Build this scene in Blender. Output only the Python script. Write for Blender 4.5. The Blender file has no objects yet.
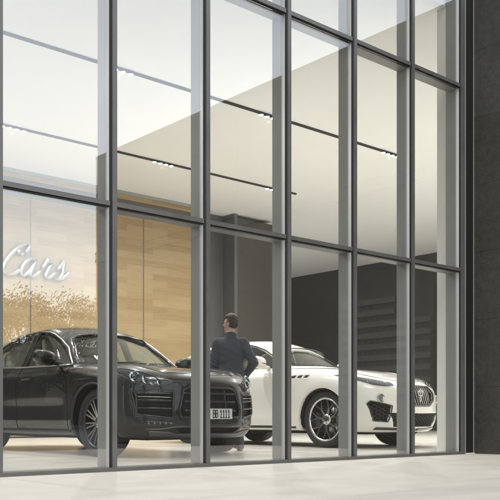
import bpy, bmesh, math, random
import numpy as np
from mathutils import Vector, Matrix
R = math.radians
scene = bpy.context.scene
COL = scene.collection
random.seed(7); rng = np.random.default_rng(7)

# ------------------------------------------------------------------ materials
def mat(name, color=(.5,.5,.5), rough=.5, metal=0.0, coat=0.0, noise=0.0, nscale=8.0, spec=.5, bump=0.0, bscale=60.0, coat_rough=.03, rvar=0.0):
    m = bpy.data.materials.new(name); m.use_nodes = True
    nt = m.node_tree; N = nt.nodes; L = nt.links
    b = N['Principled BSDF']
    b.inputs['Base Color'].default_value = (*color, 1); b.inputs['Roughness'].default_value = rough
    b.inputs['Metallic'].default_value = metal; b.inputs['Coat Weight'].default_value = coat
    b.inputs['Coat Roughness'].default_value = coat_rough
    b.inputs['Specular IOR Level'].default_value = spec
    tc = N.new('ShaderNodeTexCoord')
    if noise > 0 or rvar > 0:
        n = N.new('ShaderNodeTexNoise'); n.inputs['Scale'].default_value = nscale; n.inputs['Detail'].default_value = 8
        n.inputs['Roughness'].default_value = .62
        L.new(tc.outputs['Object'], n.inputs['Vector'])
        if noise > 0:
            r = N.new('ShaderNodeMapRange'); r.inputs[1].default_value = .25; r.inputs[2].default_value = .75
            r.inputs[3].default_value = 1-noise; r.inputs[4].default_value = 1+noise
            L.new(n.outputs['Fac'], r.inputs[0])
            mx = N.new('ShaderNodeVectorMath'); mx.operation = 'SCALE'; mx.inputs[0].default_value = color
            L.new(r.outputs[0], mx.inputs['Scale']); L.new(mx.outputs[0], b.inputs['Base Color'])
        if rvar > 0:
            r2 = N.new('ShaderNodeMapRange'); r2.inputs[1].default_value = .3; r2.inputs[2].default_value = .7
            r2.inputs[3].default_value = max(0, rough-rvar); r2.inputs[4].default_value = rough+rvar
            L.new(n.outputs['Fac'], r2.inputs[0]); L.new(r2.outputs[0], b.inputs['Roughness'])
    if bump > 0:
        n2 = N.new('ShaderNodeTexNoise'); n2.inputs['Scale'].default_value = bscale; n2.inputs['Detail'].default_value = 6
        L.new(tc.outputs['Object'], n2.inputs['Vector'])
        bp = N.new('ShaderNodeBump'); bp.inputs['Strength'].default_value = bump; bp.inputs['Distance'].default_value = .01
        L.new(n2.outputs['Fac'], bp.inputs['Height']); L.new(bp.outputs[0], b.inputs['Normal'])
    return m

def glass_mat(name, f0=.045, tint=(.97,.985,.975), gloss=(1,1,1), graze=1.0):
    """clear pane: Schlick reflection over straight transmission, the same from either side"""
    m = bpy.data.materials.new(name); m.use_nodes = True
    nt = m.node_tree; N = nt.nodes; L = nt.links
    N.remove(N['Principled BSDF']); out = N['Material Output']
    g = N.new('ShaderNodeNewGeometry')
    d = N.new('ShaderNodeVectorMath'); d.operation = 'DOT_PRODUCT'
    L.new(g.outputs['Incoming'], d.inputs[0]); L.new(g.outputs['Normal'], d.inputs[1])
    a = N.new('ShaderNodeMath'); a.operation = 'ABSOLUTE'; L.new(d.outputs['Value'], a.inputs[0])
    s = N.new('ShaderNodeMath'); s.operation = 'SUBTRACT'; s.inputs[0].default_value = 1; L.new(a.outputs[0], s.inputs[1]); s.use_clamp = True
    p = N.new('ShaderNodeMath'); p.operation = 'POWER'; p.inputs[1].default_value = 5; L.new(s.outputs[0], p.inputs[0])
    q = N.new('ShaderNodeMath'); q.operation = 'MULTIPLY_ADD'; q.inputs[1].default_value = (1-f0)*graze; q.inputs[2].default_value = f0
    L.new(p.outputs[0], q.inputs[0])
    t = N.new('ShaderNodeBsdfTransparent'); t.inputs[0].default_value = (*tint, 1)
    gl = N.new('ShaderNodeBsdfGlossy'); gl.inputs['Roughness'].default_value = 0; gl.inputs[0].default_value = (*gloss, 1)
    mx = N.new('ShaderNodeMixShader'); L.new(q.outputs[0], mx.inputs[0]); L.new(t.outputs[0], mx.inputs[1]); L.new(gl.outputs[0], mx.inputs[2])
    L.new(mx.outputs[0], out.inputs['Surface'])
    return m

def emit_mat(name, color, strength):
    m = bpy.data.materials.new(name); m.use_nodes = True
    b = m.node_tree.nodes['Principled BSDF']
    b.inputs['Base Color'].default_value = (*color, 1)
    b.inputs['Emission Color'].default_value = (*color, 1); b.inputs['Emission Strength'].default_value = strength
    return m

# ------------------------------------------------------------------ objects
def tag(o, label=None, cat=None, group=None, kind=None):
    if label: o['label'] = label
    if cat: o['category'] = cat
    if group: o['group'] = group
    if kind: o['kind'] = kind
    return o

def empty(name, loc=(0,0,0), rz=0.0):
    o = bpy.data.objects.new(name, None); COL.objects.link(o)
    o.location = loc; o.rotation_euler = (0,0,rz); o.empty_display_size = .2
    return o

def link_mesh(name, me, parent=None):
    o = bpy.data.objects.new(name, me); COL.objects.link(o)
    if parent is not None: o.parent = parent
    return o

class MB:
    """collects boxes, tubes, lathes and prisms; build() links them as one mesh object"""
    def __init__(s): s.v = []; s.f = []; s.m = []; s.sm = []
    def add(s, verts, faces, mi=0, smooth=False):
        o = len(s.v); s.v += [tuple(map(float, p)) for p in verts]
        for f in faces: s.f.append([i+o for i in f]); s.m.append(mi); s.sm.append(smooth)
        return s
    def box(s, x0, x1, y0, y1, z0, z1, mi=0):
        v = [(x0,y0,z0),(x1,y0,z0),(x1,y1,z0),(x0,y1,z0),(x0,y0,z1),(x1,y0,z1),(x1,y1,z1),(x0,y1,z1)]
        f = [(0,3,2,1),(4,5,6,7),(0,1,5,4),(1,2,6,5),(2,3,7,6),(3,0,4,7)]
        return s.add(v, f, mi)
    def prism(s, pts, axis, a, b, mi=0):
        """polygon pts extruded along axis from a to b"""
        n = len(pts)
        def put(p, w):
            if axis == 'x': return (w, p[0], p[1])
            if axis == 'y': return (p[0], w, p[1])
            return (p[0], p[1], w)
        v = [put(p, a) for p in pts] + [put(p, b) for p in pts]
        f = [list(range(n))[::-1], list(range(n, 2*n))] + [(i, (i+1)%n, n+(i+1)%n, n+i) for i in range(n)]
        return s.add(v, f, mi)
    def tube(s, path, r, n=8, mi=0, closed=False, cap=True, rs=None):
        P = [Vector(p) for p in path]; m = len(P); vs = []; fs = []
        up = None
        for i in range(m):
            if closed: t = P[(i+1)%m]-P[i-1]
            else: t = P[min(i+1,m-1)]-P[max(i-1,0)]
            t = t.normalized() if t.length > 1e-9 else Vector((0,0,1))
            if up is None:
                up = Vector((0,0,1)) if abs(t.z) < .9 else Vector((1,0,0))
            u = (up - t*up.dot(t)); u = u.normalized() if u.length > 1e-6 else t.orthogonal().normalized()
            up = u; w = t.cross(u)
            rr = rs[i] if rs is not None else r
            for k in range(n):
                a = 2*math.pi*k/n; vs.append(P[i]+(u*math.cos(a)+w*math.sin(a))*rr)
        for i in range(m if closed else m-1):
            j = (i+1)%m
            for k in range(n):
                fs.append((i*n+k, i*n+(k+1)%n, j*n+(k+1)%n, j*n+k))
        if cap and not closed:
            fs.append(list(range(n))[::-1]); fs.append([(m-1)*n+k for k in range(n)])
        return s.add(vs, fs, mi, True)
    def lathe(s, prof, n=48, axis='y', c=(0,0,0), mi=0, smooth=True, closed=False):
        """prof: (radius, offset along the axis)"""
        vs = []; fs = []; m = len(prof)
        for k in range(n):
            a = 2*math.pi*k/n; ca, sa = math.cos(a), math.sin(a)
            for r, o in prof:
                if axis == 'y': vs.append((c[0]+r*ca, c[1]+o, c[2]+r*sa))
                elif axis == 'x': vs.append((c[0]+o, c[1]+r*ca, c[2]+r*sa))
                else: vs.append((c[0]+r*ca, c[1]+r*sa, c[2]+o))
        for k in range(n):
            k2 = (k+1)%n
            for i in range(m if closed else m-1):
                i2 = (i+1)%m
                fs.append((k*m+i, k*m+i2, k2*m+i2, k2*m+i))
        return s.add(vs, fs, mi, smooth)
    def build(s, name, mats, parent=None, bevel=0.0, loc=None, fixn=True):
        me = bpy.data.meshes.new(name); me.from_pydata(s.v, [], s.f)
        for m in (mats if isinstance(mats, (list, tuple)) else [mats]): me.materials.append(m)
        me.polygons.foreach_set('material_index', s.m); me.polygons.foreach_set('use_smooth', s.sm)
        if fixn or bevel:
            bm = bmesh.new(); bm.from_mesh(me)
            if fixn: bmesh.ops.recalc_face_normals(bm, faces=bm.faces)
            if bevel:
                es = [e for e in bm.edges if e.is_manifold and e.calc_face_angle(0) > .5]
                bmesh.ops.bevel(bm, geom=es, offset=bevel, segments=2, affect='EDGES', profile=.6, clamp_overlap=True)
            bm.to_mesh(me); bm.free()
        me.update()
        o = link_mesh(name, me, parent)
        if loc is not None: o.location = loc
        return o

def copy_tree(o, parent=None):
    c = o.copy(); COL.objects.link(c)
    if parent is not None: c.parent = parent
    for ch in list(o.children): copy_tree(ch, c)
    return c

# ------------------------------------------------------------------ implicit surfaces
def smax(a, b, k):
    h = np.clip(.5+.5*(a-b)/k, 0, 1)
    return b+(a-b)*h+k*h*(1-h)
def smin(a, b, k): return -smax(-a, -b, k)
def interp(pts):
    """smooth (monotone cubic) curve through the points"""
    P = sorted(pts); x = np.array([p[0] for p in P], float); y = np.array([p[1] for p in P], float)
    h = np.diff(x); d = np.diff(y)/h; m = np.zeros_like(x)
    m[0] = d[0]; m[-1] = d[-1]
    for i in range(1, len(x)-1):
        if d[i-1]*d[i] > 0:
            w1 = 2*h[i]+h[i-1]; w2 = h[i]+2*h[i-1]; m[i] = (w1+w2)/(w1/d[i-1]+w2/d[i])
    def f(t):
        t = np.clip(t, x[0], x[-1]); i = np.clip(np.searchsorted(x, t)-1, 0, len(x)-2)
        u = (t-x[i])/h[i]; u2 = u*u; u3 = u2*u
        return (2*u3-3*u2+1)*y[i]+(u3-2*u2+u)*h[i]*m[i]+(-2*u3+3*u2)*y[i+1]+(u3-u2)*h[i]*m[i+1]
    return f
def poly_sdf(px, pz, poly):
    """signed distance to a polygon (negative inside), broadcasting"""
    px, pz = np.broadcast_arrays(np.asarray(px, float), np.asarray(pz, float))
    d = np.full(px.shape, 1e9); inside = np.zeros(px.shape, bool)
    n = len(poly)
    for i in range(n):
        ax, az = poly[i]; bx, bz = poly[(i+1)%n]
        ex, ez = bx-ax, bz-az; wx, wz = px-ax, pz-az
        t = np.clip((wx*ex+wz*ez)/(ex*ex+ez*ez+1e-12), 0, 1)
        d = np.minimum(d, (wx-ex*t)**2+(wz-ez*t)**2)
        c = ((az > pz) != (bz > pz)) & (px < (bx-ax)*(pz-az)/((bz-az) if abs(bz-az) > 1e-12 else 1e-12)+ax)
        inside ^= c
    d = np.sqrt(d)
    return np.where(inside, -d, d)

def surface_nets(F, org, h):
    nx, ny, nz = F.shape
    S = F < 0
    cnt = np.zeros((nx-1,ny-1,nz-1), np.int8)
    for dx in (0,1):
        for dy in (0,1):
            for dz in (0,1):
                cnt += S[dx:nx-1+dx, dy:ny-1+dy, dz:nz-1+dz]
    act = (cnt > 0) & (cnt < 8)
    I = np.argwhere(act); idx = np.full(act.shape, -1, np.int64); idx[act] = np.arange(len(I))
    acc = np.zeros((len(I),3)); num = np.zeros(len(I))
    cs = [(a,b,c) for a in (0,1) for b in (0,1) for c in (0,1)]
    for p in cs:
        for ax in range(3):
            if p[ax]: continue
            q = list(p); q[ax] = 1
            f0 = F[I[:,0]+p[0], I[:,1]+p[1], I[:,2]+p[2]]; f1 = F[I[:,0]+q[0], I[:,1]+q[1], I[:,2]+q[2]]
            mk = (f0 < 0) != (f1 < 0)
            t = np.where(mk, f0/np.where(np.abs(f0-f1) < 1e-12, 1, f0-f1), 0)
            pt = np.tile(np.array(p, float), (len(I),1)); pt[:,ax] = t
            acc += pt*mk[:,None]; num += mk
    V = (I+acc/np.maximum(num,1)[:,None])*h+np.array(org)
    quads = []
    for ax in range(3):
        a, b = (ax+1)%3, (ax+2)%3
        lo = [slice(None)]*3; hi = [slice(None)]*3; lo[ax] = slice(0,-1); hi[ax] = slice(1,None)
        S0 = S[tuple(lo)]; S1 = S[tuple(hi)]
        E = np.argwhere(S0 != S1)
        E = E[(E[:,a] > 0) & (E[:,b] > 0) & (E[:,a] < F.shape[a]-1) & (E[:,b] < F.shape[b]-1)]
        s0 = S0[E[:,0],E[:,1],E[:,2]]
        def cell(da, db):
            c = E.copy(); c[:,a] -= da; c[:,b] -= db
            return idx[c[:,0],c[:,1],c[:,2]]
        q = np.stack([cell(1,1), cell(0,1), cell(0,0), cell(1,0)], 1)
        q[~s0] = q[~s0][:,::-1]
        quads.append(q)
    return V, np.concatenate(quads)

def grad(f, P, e=2e-3):
    g = np.empty_like(P)
    for k in range(3):
        A = P.copy(); B = P.copy(); A[:,k] += e; B[:,k] -= e
        g[:,k] = (f(A[:,0],A[:,1],A[:,2])-f(B[:,0],B[:,1],B[:,2]))/(2*e)
    return g
def implicit_mesh(f, lo, hi, h, sym=False, newton=3):
    """mesh of f<0 on a grid; with sym f depends on |y| only"""
    xs = np.arange(lo[0], hi[0]+h, h); zs = np.arange(lo[2], hi[2]+h, h)
    if sym:
        ny = int(math.ceil(hi[1]/h))+1; yh = (np.arange(ny)+.5)*h
        ys = yh
    else: ys = np.arange(lo[1], hi[1]+h, h)
    F = np.empty((len(xs), len(ys), len(zs)), np.float32)
    for i in range(0, len(xs), 40):
        F[i:i+40] = f(xs[i:i+40,None,None], ys[None,:,None], zs[None,None,:])
    y0 = ys[0]
    if sym:
        F = np.concatenate([F[:,::-1,:], F], 1); y0 = -yh[-1]
    V, Q = surface_nets(F, (xs[0], y0, zs[0]), h)
    for _ in range(newton):
        v = f(V[:,0],V[:,1],V[:,2]); g = grad(f, V)
        st = -(v/np.maximum((g**2).sum(1), 1e-4))[:,None]*g
        ln = np.linalg.norm(st, axis=1, keepdims=True); st *= np.minimum(1, .5*h/np.maximum(ln,1e-9))
        V = V+st
    return V, Q
def mesh_from(name, V, Q, mats, mi=None, parent=None, smooth=True):
    me = bpy.data.meshes.new(name)
    me.from_pydata(V.tolist(), [], Q.tolist())
    for m in (mats if isinstance(mats, (list,tuple)) else [mats]): me.materials.append(m)
    if mi is not None: me.polygons.foreach_set('material_index', np.asarray(mi, np.int32))
    if smooth: me.polygons.foreach_set('use_smooth', [True]*len(Q))
    me.update()
    return link_mesh(name, me, parent)
# ------------------------------------------------------------------ place
# X runs along the glass front, Y into the showroom, Z up; the glass stands at Y = 0
BAY = 1.039; FRONT_END = 6.192; CEIL = 5.72; BACK = 10.55; SIDE = 19.6
TRANSOMS = (2.31, 4.634, 6.95)
M = {}
M['frame'] = mat('frame_paint', (.135,.132,.124), .38, .3, noise=.12, nscale=3, rvar=.08)
M['fin'] = mat('fin_paint', (.31,.31,.30), .45, .2, noise=.08, nscale=2)
M['gasket'] = mat('gasket', (.012,.012,.013), .7)
M['bright_edge'] = mat('bright_edge', (.62,.62,.61), .3, .6)
M['glass'] = glass_mat('facade_glass', .14, (.975,.985,.975))
M['white'] = mat('white_plaster', (.80,.79,.77), .7, noise=.02, nscale=3)
M['ceil'] = mat('ceiling_plaster', (.79,.79,.785), .8, noise=.015, nscale=1.5)
M['dark'] = mat('dark_lacquer', (.058,.053,.046), .32, noise=.10, nscale=2, rvar=.06)
M['darkwall'] = mat('charcoal_wall', (.041,.038,.034), .55, noise=.15, nscale=1.5)
M['black'] = mat('black_metal', (.012,.012,.012), .5)
M['trim'] = mat('stone_trim', (.33,.31,.26), .6, noise=.1)

def wood_mat():
    m = bpy.data.materials.new('oak_planks'); m.use_nodes = True
    nt = m.node_tree; N = nt.nodes; L = nt.links; b = N['Principled BSDF']
    tc = N.new('ShaderNodeTexCoord'); mp = N.new('ShaderNodeMapping'); mp.inputs['Rotation'].default_value = (R(-90),0,0)
    L.new(tc.outputs['Object'], mp.inputs[0])
    br = N.new('ShaderNodeTexBrick'); br.offset = .37; br.inputs['Scale'].default_value = 1
    br.inputs['Color1'].default_value = (0,0,0,1); br.inputs['Color2'].default_value = (1,1,1,1); br.inputs['Mortar'].default_value = (.4,.4,.4,1)
    br.inputs['Mortar Size'].default_value = .003; br.inputs['Brick Width'].default_value = 1.15; br.inputs['Row Height'].default_value = .155
    br.inputs['Bias'].default_value = 0
    L.new(mp.outputs[0], br.inputs['Vector'])
    mp2 = N.new('ShaderNodeMapping'); mp2.inputs['Scale'].default_value = (1.0, 1, 20)
    L.new(tc.outputs['Object'], mp2.inputs[0])
    n = N.new('ShaderNodeTexNoise'); n.inputs['Scale'].default_value = 2.2; n.inputs['Detail'].default_value = 9; n.inputs['Roughness'].default_value = .65
    L.new(mp2.outputs[0], n.inputs['Vector'])
    ad = N.new('ShaderNodeMath'); ad.operation = 'MULTIPLY_ADD'; ad.inputs[1].default_value = .34
    L.new(br.outputs['Color'], ad.inputs[0])
    m2 = N.new('ShaderNodeMath'); m2.operation = 'MULTIPLY'; m2.inputs[1].default_value = .82; L.new(n.outputs['Fac'], m2.inputs[0])
    L.new(m2.outputs[0], ad.inputs[2])
    cr = N.new('ShaderNodeValToRGB'); e = cr.color_ramp.elements
    e[0].position = .08; e[0].color = (.205,.125,.052,1); e[1].position = .92; e[1].color = (.385,.285,.155,1)
    k = cr.color_ramp.elements.new(.5); k.color = (.30,.205,.095,1)
    L.new(ad.outputs[0], cr.inputs[0]); L.new(cr.outputs[0], b.inputs['Base Color'])
    b.inputs['Roughness'].default_value = .42
    return m
M['wood'] = wood_mat()

def slab_mat(name, color, bw, bh, rough, joint=.86, var=.05, off=0.0, spec=.5, msize=.004):
    m = bpy.data.materials.new(name); m.use_nodes = True
    nt = m.node_tree; N = nt.nodes; L = nt.links; b = N['Principled BSDF']
    tc = N.new('ShaderNodeTexCoord')
    br = N.new('ShaderNodeTexBrick'); br.offset = off; br.inputs['Scale'].default_value = 1
    br.inputs['Color1'].default_value = (1-var,)*3+(1,); br.inputs['Color2'].default_value = (1,1,1,1); br.inputs['Mortar'].default_value = (joint,)*3+(1,)
    br.inputs['Mortar Size'].default_value = msize; br.inputs['Mortar Smooth'].default_value = .3
    br.inputs['Brick Width'].default_value = bw; br.inputs['Row Height'].default_value = bh
    L.new(tc.outputs['Object'], br.inputs['Vector'])
    n = N.new('ShaderNodeTexNoise'); n.inputs['Scale'].default_value = 1.3; n.inputs['Detail'].default_value = 10; n.inputs['Roughness'].default_value = .6
    n.inputs['Distortion'].default_value = .6
    mp = N.new('ShaderNodeMapping'); mp.inputs['Scale'].default_value = (1, 3.2, 1); mp.inputs['Rotation'].default_value = (0,0,R(20))
    L.new(tc.outputs['Object'], mp.inputs[0]); L.new(mp.outputs[0], n.inputs['Vector'])
    r = N.new('ShaderNodeMapRange'); r.inputs[1].default_value = .3; r.inputs[2].default_value = .7; r.inputs[3].default_value = .93; r.inputs[4].default_value = 1.04
    L.new(n.outputs['Fac'], r.inputs[0])
    v = N.new('ShaderNodeVectorMath'); v.operation = 'MULTIPLY'; v.inputs[1].default_value = color
    L.new(br.outputs['Color'], v.inputs[0])
    v2 = N.new('ShaderNodeVectorMath'); v2.operation = 'SCALE'; L.new(v.outputs[0], v2.inputs[0]); L.new(r.outputs[0], v2.inputs['Scale'])
    L.new(v2.outputs[0], b.inputs['Base Color'])
    b.inputs['Specular IOR Level'].default_value = spec
    r2 = N.new('ShaderNodeMapRange'); r2.inputs[1].default_value = .3; r2.inputs[2].default_value = .7
    r2.inputs[3].default_value = rough*.85; r2.inputs[4].default_value = rough*1.15
    L.new(n.outputs['Fac'], r2.inputs[0]); L.new(r2.outputs[0], b.inputs['Roughness'])
    return m
M['floor'] = slab_mat('showroom_stone', (.70,.665,.595), 1.6, 1.6, .22, .90, .03)
M['pave'] = slab_mat('pavement_stone', (.515,.482,.418), 3.2, 1.55, .55, .88, .05, .5)
M['ground'] = mat('far_ground', (.20,.195,.18), .8, noise=.2, nscale=.4)

def concrete_mat(name, color, course):
    m = mat(name, color, .72, noise=.36, nscale=11, bump=.25, bscale=30)
    nt = m.node_tree; N = nt.nodes; L = nt.links; b = N['Principled BSDF']
    src = b.inputs['Base Color'].links[0].from_socket
    n = N.new('ShaderNodeTexNoise'); n.inputs['Scale'].default_value = 60; n.inputs['Detail'].default_value = 4
    n3 = N.new('ShaderNodeTexNoise'); n3.inputs['Scale'].default_value = 1.1; n3.inputs['Detail'].default_value = 5
    tc = N.new('ShaderNodeTexCoord'); L.new(tc.outputs['Object'], n.inputs['Vector']); L.new(tc.outputs['Object'], n3.inputs['Vector'])
    ad = N.new('ShaderNodeMath'); ad.operation = 'ADD'; L.new(n.outputs['Fac'], ad.inputs[0]); L.new(n3.outputs['Fac'], ad.inputs[1])
    r = N.new('ShaderNodeMapRange'); r.inputs[1].default_value = .7; r.inputs[2].default_value = 1.3; r.inputs[3].default_value = .72; r.inputs[4].default_value = 1.3
    L.new(ad.outputs[0], r.inputs[0])
    v = N.new('ShaderNodeVectorMath'); v.operation = 'SCALE'; L.new(src, v.inputs[0]); L.new(r.outputs[0], v.inputs['Scale'])
    L.new(v.outputs[0], b.inputs['Base Color'])
    return m
M['concrete'] = concrete_mat('dark_concrete', (.047,.042,.033), .86); M['concrete_pale'] = concrete_mat('grey_concrete', (.052,.050,.044), .86)

def px_s(px, t):
    """place along the front where the line at depth t meets picture column px"""
    k = (px-250)/855; T = t+6.434
    return (.6563*T+k*.7545*T)/(.7545-k*.6563)-2.912

WX = 6.47; WL = 9.3; WH = 5.87
# ground sheets
o = MB().box(-400,400,-400,400,-.6,-.09).build('ground', M['ground']); tag(o, kind='structure')
o = MB().box(-26,30,-4.3,-.045,-.3,-.012).build('pavement', M['pave']); tag(o, kind='structure')
o = MB().box(-14,SIDE+.4,-.045,20.4,-.3,0).build('showroom_floor', M['floor']); tag(o, kind='structure')
o = MB().box(-14,SIDE+.4,.19,20.4,CEIL,CEIL+.35).build('ceiling', M['ceil']); tag(o, kind='structure')

# ------------------------------------------------------------------ glass front
cw = empty('glass_curtain_wall', (FRONT_END/2,0,0)); tag(cw, 'tall showroom glass front with slim dark grey mullions and transoms', 'glass wall')
I0 = -7; TOP = 7.3
XS = {0: .016, 1: 1.071, 2: 2.105, 3: 3.172, 4: 4.183, 5: 5.204, 6: FRONT_END}
for i in range(I0, 0): XS[i] = .016+BAY*i
def cwpart(mb, name, mats, bev=0):
    o = mb.build(name, mats, cw, bevel=bev); o.location = (-FRONT_END/2,0,0); return o
for i in range(I0, 7):
    x = XS[i]
    mb = MB()
    mb.box(x-.010, x+.036, -.050, -.012, .022, TOP, 0)          # outside cap
    mb.box(x-.026, x-.0105, -.030, -.012, .022, TOP, 1)         # dark sealing channel beside it
    mb.box(x-.018, x+.028, -.0115, .0115, .022, TOP, 1)         # gasket between the panes
    mb.box(x-.026, x+.026, .012, .175, .022, TOP, 2)            # inside fin
    mb.box(x-.0335, x-.0265, -.020, .020, .022, TOP, 3)         # bright glazing bead
    cwpart(mb, 'mullion', [M['frame'],M['gasket'],M['fin'],M['bright_edge']])
for z in TRANSOMS:
    for i in range(I0, 6):
        x0, x1 = XS[i]+.0365, XS[i+1]-.0345
        mb = MB()
        mb.box(x0, x1, -.046, -.012, z-.015, z+.026, 0)
        mb.box(x0, x1, -.030, -.012, z-.024, z-.0155, 1)
        mb.box(x0, x1, -.0115, .0115, z-.020, z+.022, 1)
        mb.box(x0-.008, x1+.007, .012, .16, z-.024, z+.024, 2)
        cwpart(mb, 'transom', [M['frame'],M['gasket'],M['fin']])
mb = MB(); mb.box(I0*BAY-.05, FRONT_END+.04, -.060, .16, -.03, .0215, 0)
mb.box(I0*BAY-.05, FRONT_END+.04, -.068, -.0605, -.03, -.004, 0)
cwpart(mb, 'sill_rail', M['frame'])
zs = [.022]+list(TRANSOMS)+[TOP]
for i in range(I0, 6):
    for k in range(len(zs)-1):
        mb = MB(); mb.box(XS[i]+.029, XS[i+1]-.019, -.006, .006, zs[k]+(.023 if k else 0), zs[k+1]-.021)
        cwpart(mb, 'glass_pane', M['glass'])
# spandrel board behind the glass above the ceiling
o = MB().box(I0*BAY,FRONT_END+.3,.19,.25,CEIL+.35,TOP+.4).build('spandrel_board', M['white']); tag(o, 'white board closing the space above the ceiling behind glass', 'board')

# jamb, white pier and dark recess at the right end
jb = MB(); jb.box(FRONT_END+.040, FRONT_END+.075, -.055, .30, 0, TOP, 0); jb.box(FRONT_END+.0755, WX-.0705, -.030, .25, -.02, TOP, 1)
jb.box(FRONT_END+.052, FRONT_END+.060, -.060, -.0555, 0, TOP, 2)
jo = jb.build('end_jamb', [M['frame'],M['black'],M['bright_edge']]); tag(jo, 'dark grey metal jamb closing the glass front beside the concrete wall', 'jamb')
o = MB().box(FRONT_END-.010, SIDE+.3, .19, .33, 0, CEIL).build('white_pier', M['white']); tag(o, 'white plastered return wall just inside the last mullion', 'wall')
# facade above: roof edge of the showroom building
o = MB().box(-14,SIDE+.4,.26,20.4,CEIL+.36,TOP+.5).build('roof_slab', M['white']); tag(o, kind='structure')

# ------------------------------------------------------------------ concrete wing (seen at the right edge and reflected in the glass)
wing = empty('concrete_wing', (WX+2.5,-WL/2,0)); tag(wing, 'dark concrete wing wall with panel joints beside the glass front', 'building')
def wpart(mb, name, mats, bev=0):
    o = mb.build(name, mats, wing, bevel=bev); o.location = (-WX-2.5,WL/2,0); return o
course = .862; z = -.02
mb = MB(); mb.box(WX+.012, WX+5, -WL+.01, -.002, -.05, WH-.01, 0); mb.box(WX-.07, WX+.012, -.03, -.0, -.02, WH, 1); wpart(mb, 'core_wall', [M['black'], M['black']])
k = 0
while z < WH-.05:
    z1 = min(z+course, WH) if k else .84
    ts = [0, -2.4, -4.7, -7.0, -WL]
    for a, b in zip(ts[:-1], ts[1:]):
        mb = MB(); mb.box(WX, WX+.0115, b+.0025, a-.0025-(.034 if a == 0 else 0), z+.0012, z1-.0012); wpart(mb, 'cladding_panel', M['concrete'] if z < 3.6 else M['concrete_pale'])
    z = z1; k += 1
mb = MB(); mb.box(WX-.012, WX+.02, -.0335, -.012, -.01, WH); wpart(mb, 'corner_trim', M['trim'])
mb = MB(); mb.box(WX-.03, WX-.0005, -WL+.01, -.75, 3.69, 3.75, 0); mb.box(WX-.03, WX-.0005, -WL+.01, -.75, 3.86, 3.90, 0); mb.box(WX-.012, WX-.0005, -WL, -.75, 3.7505, 3.8595, 1); wpart(mb, 'string_course', [M['concrete_pale'], M['black']])
mb = MB()
mb.box(WX-.008, WX+5.02, -WL-.004, -.002, WH, WH+.06)
wpart(mb, 'roof_coping', M['concrete'])
# striped relief added on the wing; its reflection stands for an office building
for (ya, yb, za, zb) in ((-2.25,-.62,.75,2.20),):
    mb = MB(); mb.box(WX-.02, WX-.0005, ya-.05, yb+.05, za-.05, zb+.05, 0)
    nb = 9
    for j in range(nb):
        zz = za+(zb-za)*(j+.15)/nb; hh = (zb-za)/nb
        cut = 0 if j < 7 else -.62
        mb.box(WX-.034, WX-.021, ya, yb+cut, zz, zz+hh*.50, 1)
        for q in range(14):
            yy = ya+(yb-ya)*(q+.5)/14
            if yy < yb+cut-.03 and j < nb-1 and (j != 6 or yy < yb-.65): mb.box(WX-.026, WX-.0212, yy-.006, yy+.006, zz+hh*.501, zz+hh*.995, 1)
    wpart(mb, 'office_stand_in', [mat('stand_in_dark', (.040,.036,.031), .6), mat('stand_in_band', (.125,.11,.09), .6, noise=.2)])

# ------------------------------------------------------------------ interior walls
WOOD_END = px_s(198, BACK)
wd = empty('wood_wall', (2,BACK,0)); tag(wd, 'honey coloured timber plank wall with metal seams behind the cars', 'wall')
def wdpart(mb, name, mats): 
    o = mb.build(name, mats, wd); o.location = (-2,-BACK,0); return o
mb = MB(); mb.box(-14, WOOD_END, BACK+.03, BACK+.3, 0, CEIL); wdpart(mb, 'backing_wall', M['black'])
S1, S2 = px_s(30.5, BACK), px_s(143.5, BACK); SP = S2-S1
seams = [-14]+[S1+SP*k for k in (-6,-5,-4,-3,-2,-1,0,1)]+[WOOD_END]
for a, b in zip(seams[:-1], seams[1:]):
    mb = MB(); mb.box(a+.018, b-.018, BACK, BACK+.0295, .03, CEIL-.3705); wdpart(mb, 'timber_panel' if b > S1-.1 else 'unseen_dark_panel', M['wood'] if b > S1-.1 else M['dark'])  # unseen panels left of the timber, made dark to deepen the car's reflections
mb = MB()
for s_ in seams[1:-1]: mb.box(s_-.0175, s_+.0175, BACK+.002, BACK+.0295, .03, CEIL-.3705)
wdpart(mb, 'metal_seam', M['frame'])
mb = MB(); mb.box(-14, WOOD_END, BACK-.03, BACK+.0295, CEIL-.075, CEIL-.002, 0); mb.box(-14, WOOD_END, BACK-.005, BACK+.0295, CEIL-.19, CEIL-.0755, 1); mb.box(-14, WOOD_END, BACK+.012, BACK+.0295, CEIL-.37, CEIL-.1905, 2); wdpart(mb, 'cornice_strip', [M['fin'], M['wood'], mat('soffit_shade', (.11,.09,.07), .4, .3)])  # brown band puts the soffit's shadow and reflections into the colour
PX = px_s(237, BACK)
# vestibule between timber wall and dark panel
o = MB().box(WOOD_END+.02, PX, BACK+.45, BACK+.6, 0, CEIL).build('grey_panel', mat('grey_lacquer', (.085,.085,.087), .25, noise=.05)); tag(o, 'smooth grey lacquered panel in the recess beside the timber wall', 'wall panel')
o = MB().box(PX-.10, PX, BACK-.02, BACK+.45, 0, CEIL).build('recess_post', M['frame']); tag(o, 'slim grey metal post between the grey and dark panels', 'post')
o = MB().box(PX+.005, px_s(274, BACK), BACK, BACK+.6, 0, CEIL-.10).build('dark_panel', M['dark']); tag(o, 'tall dark brown lacquered panel behind the standing man', 'wall panel')
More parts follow.
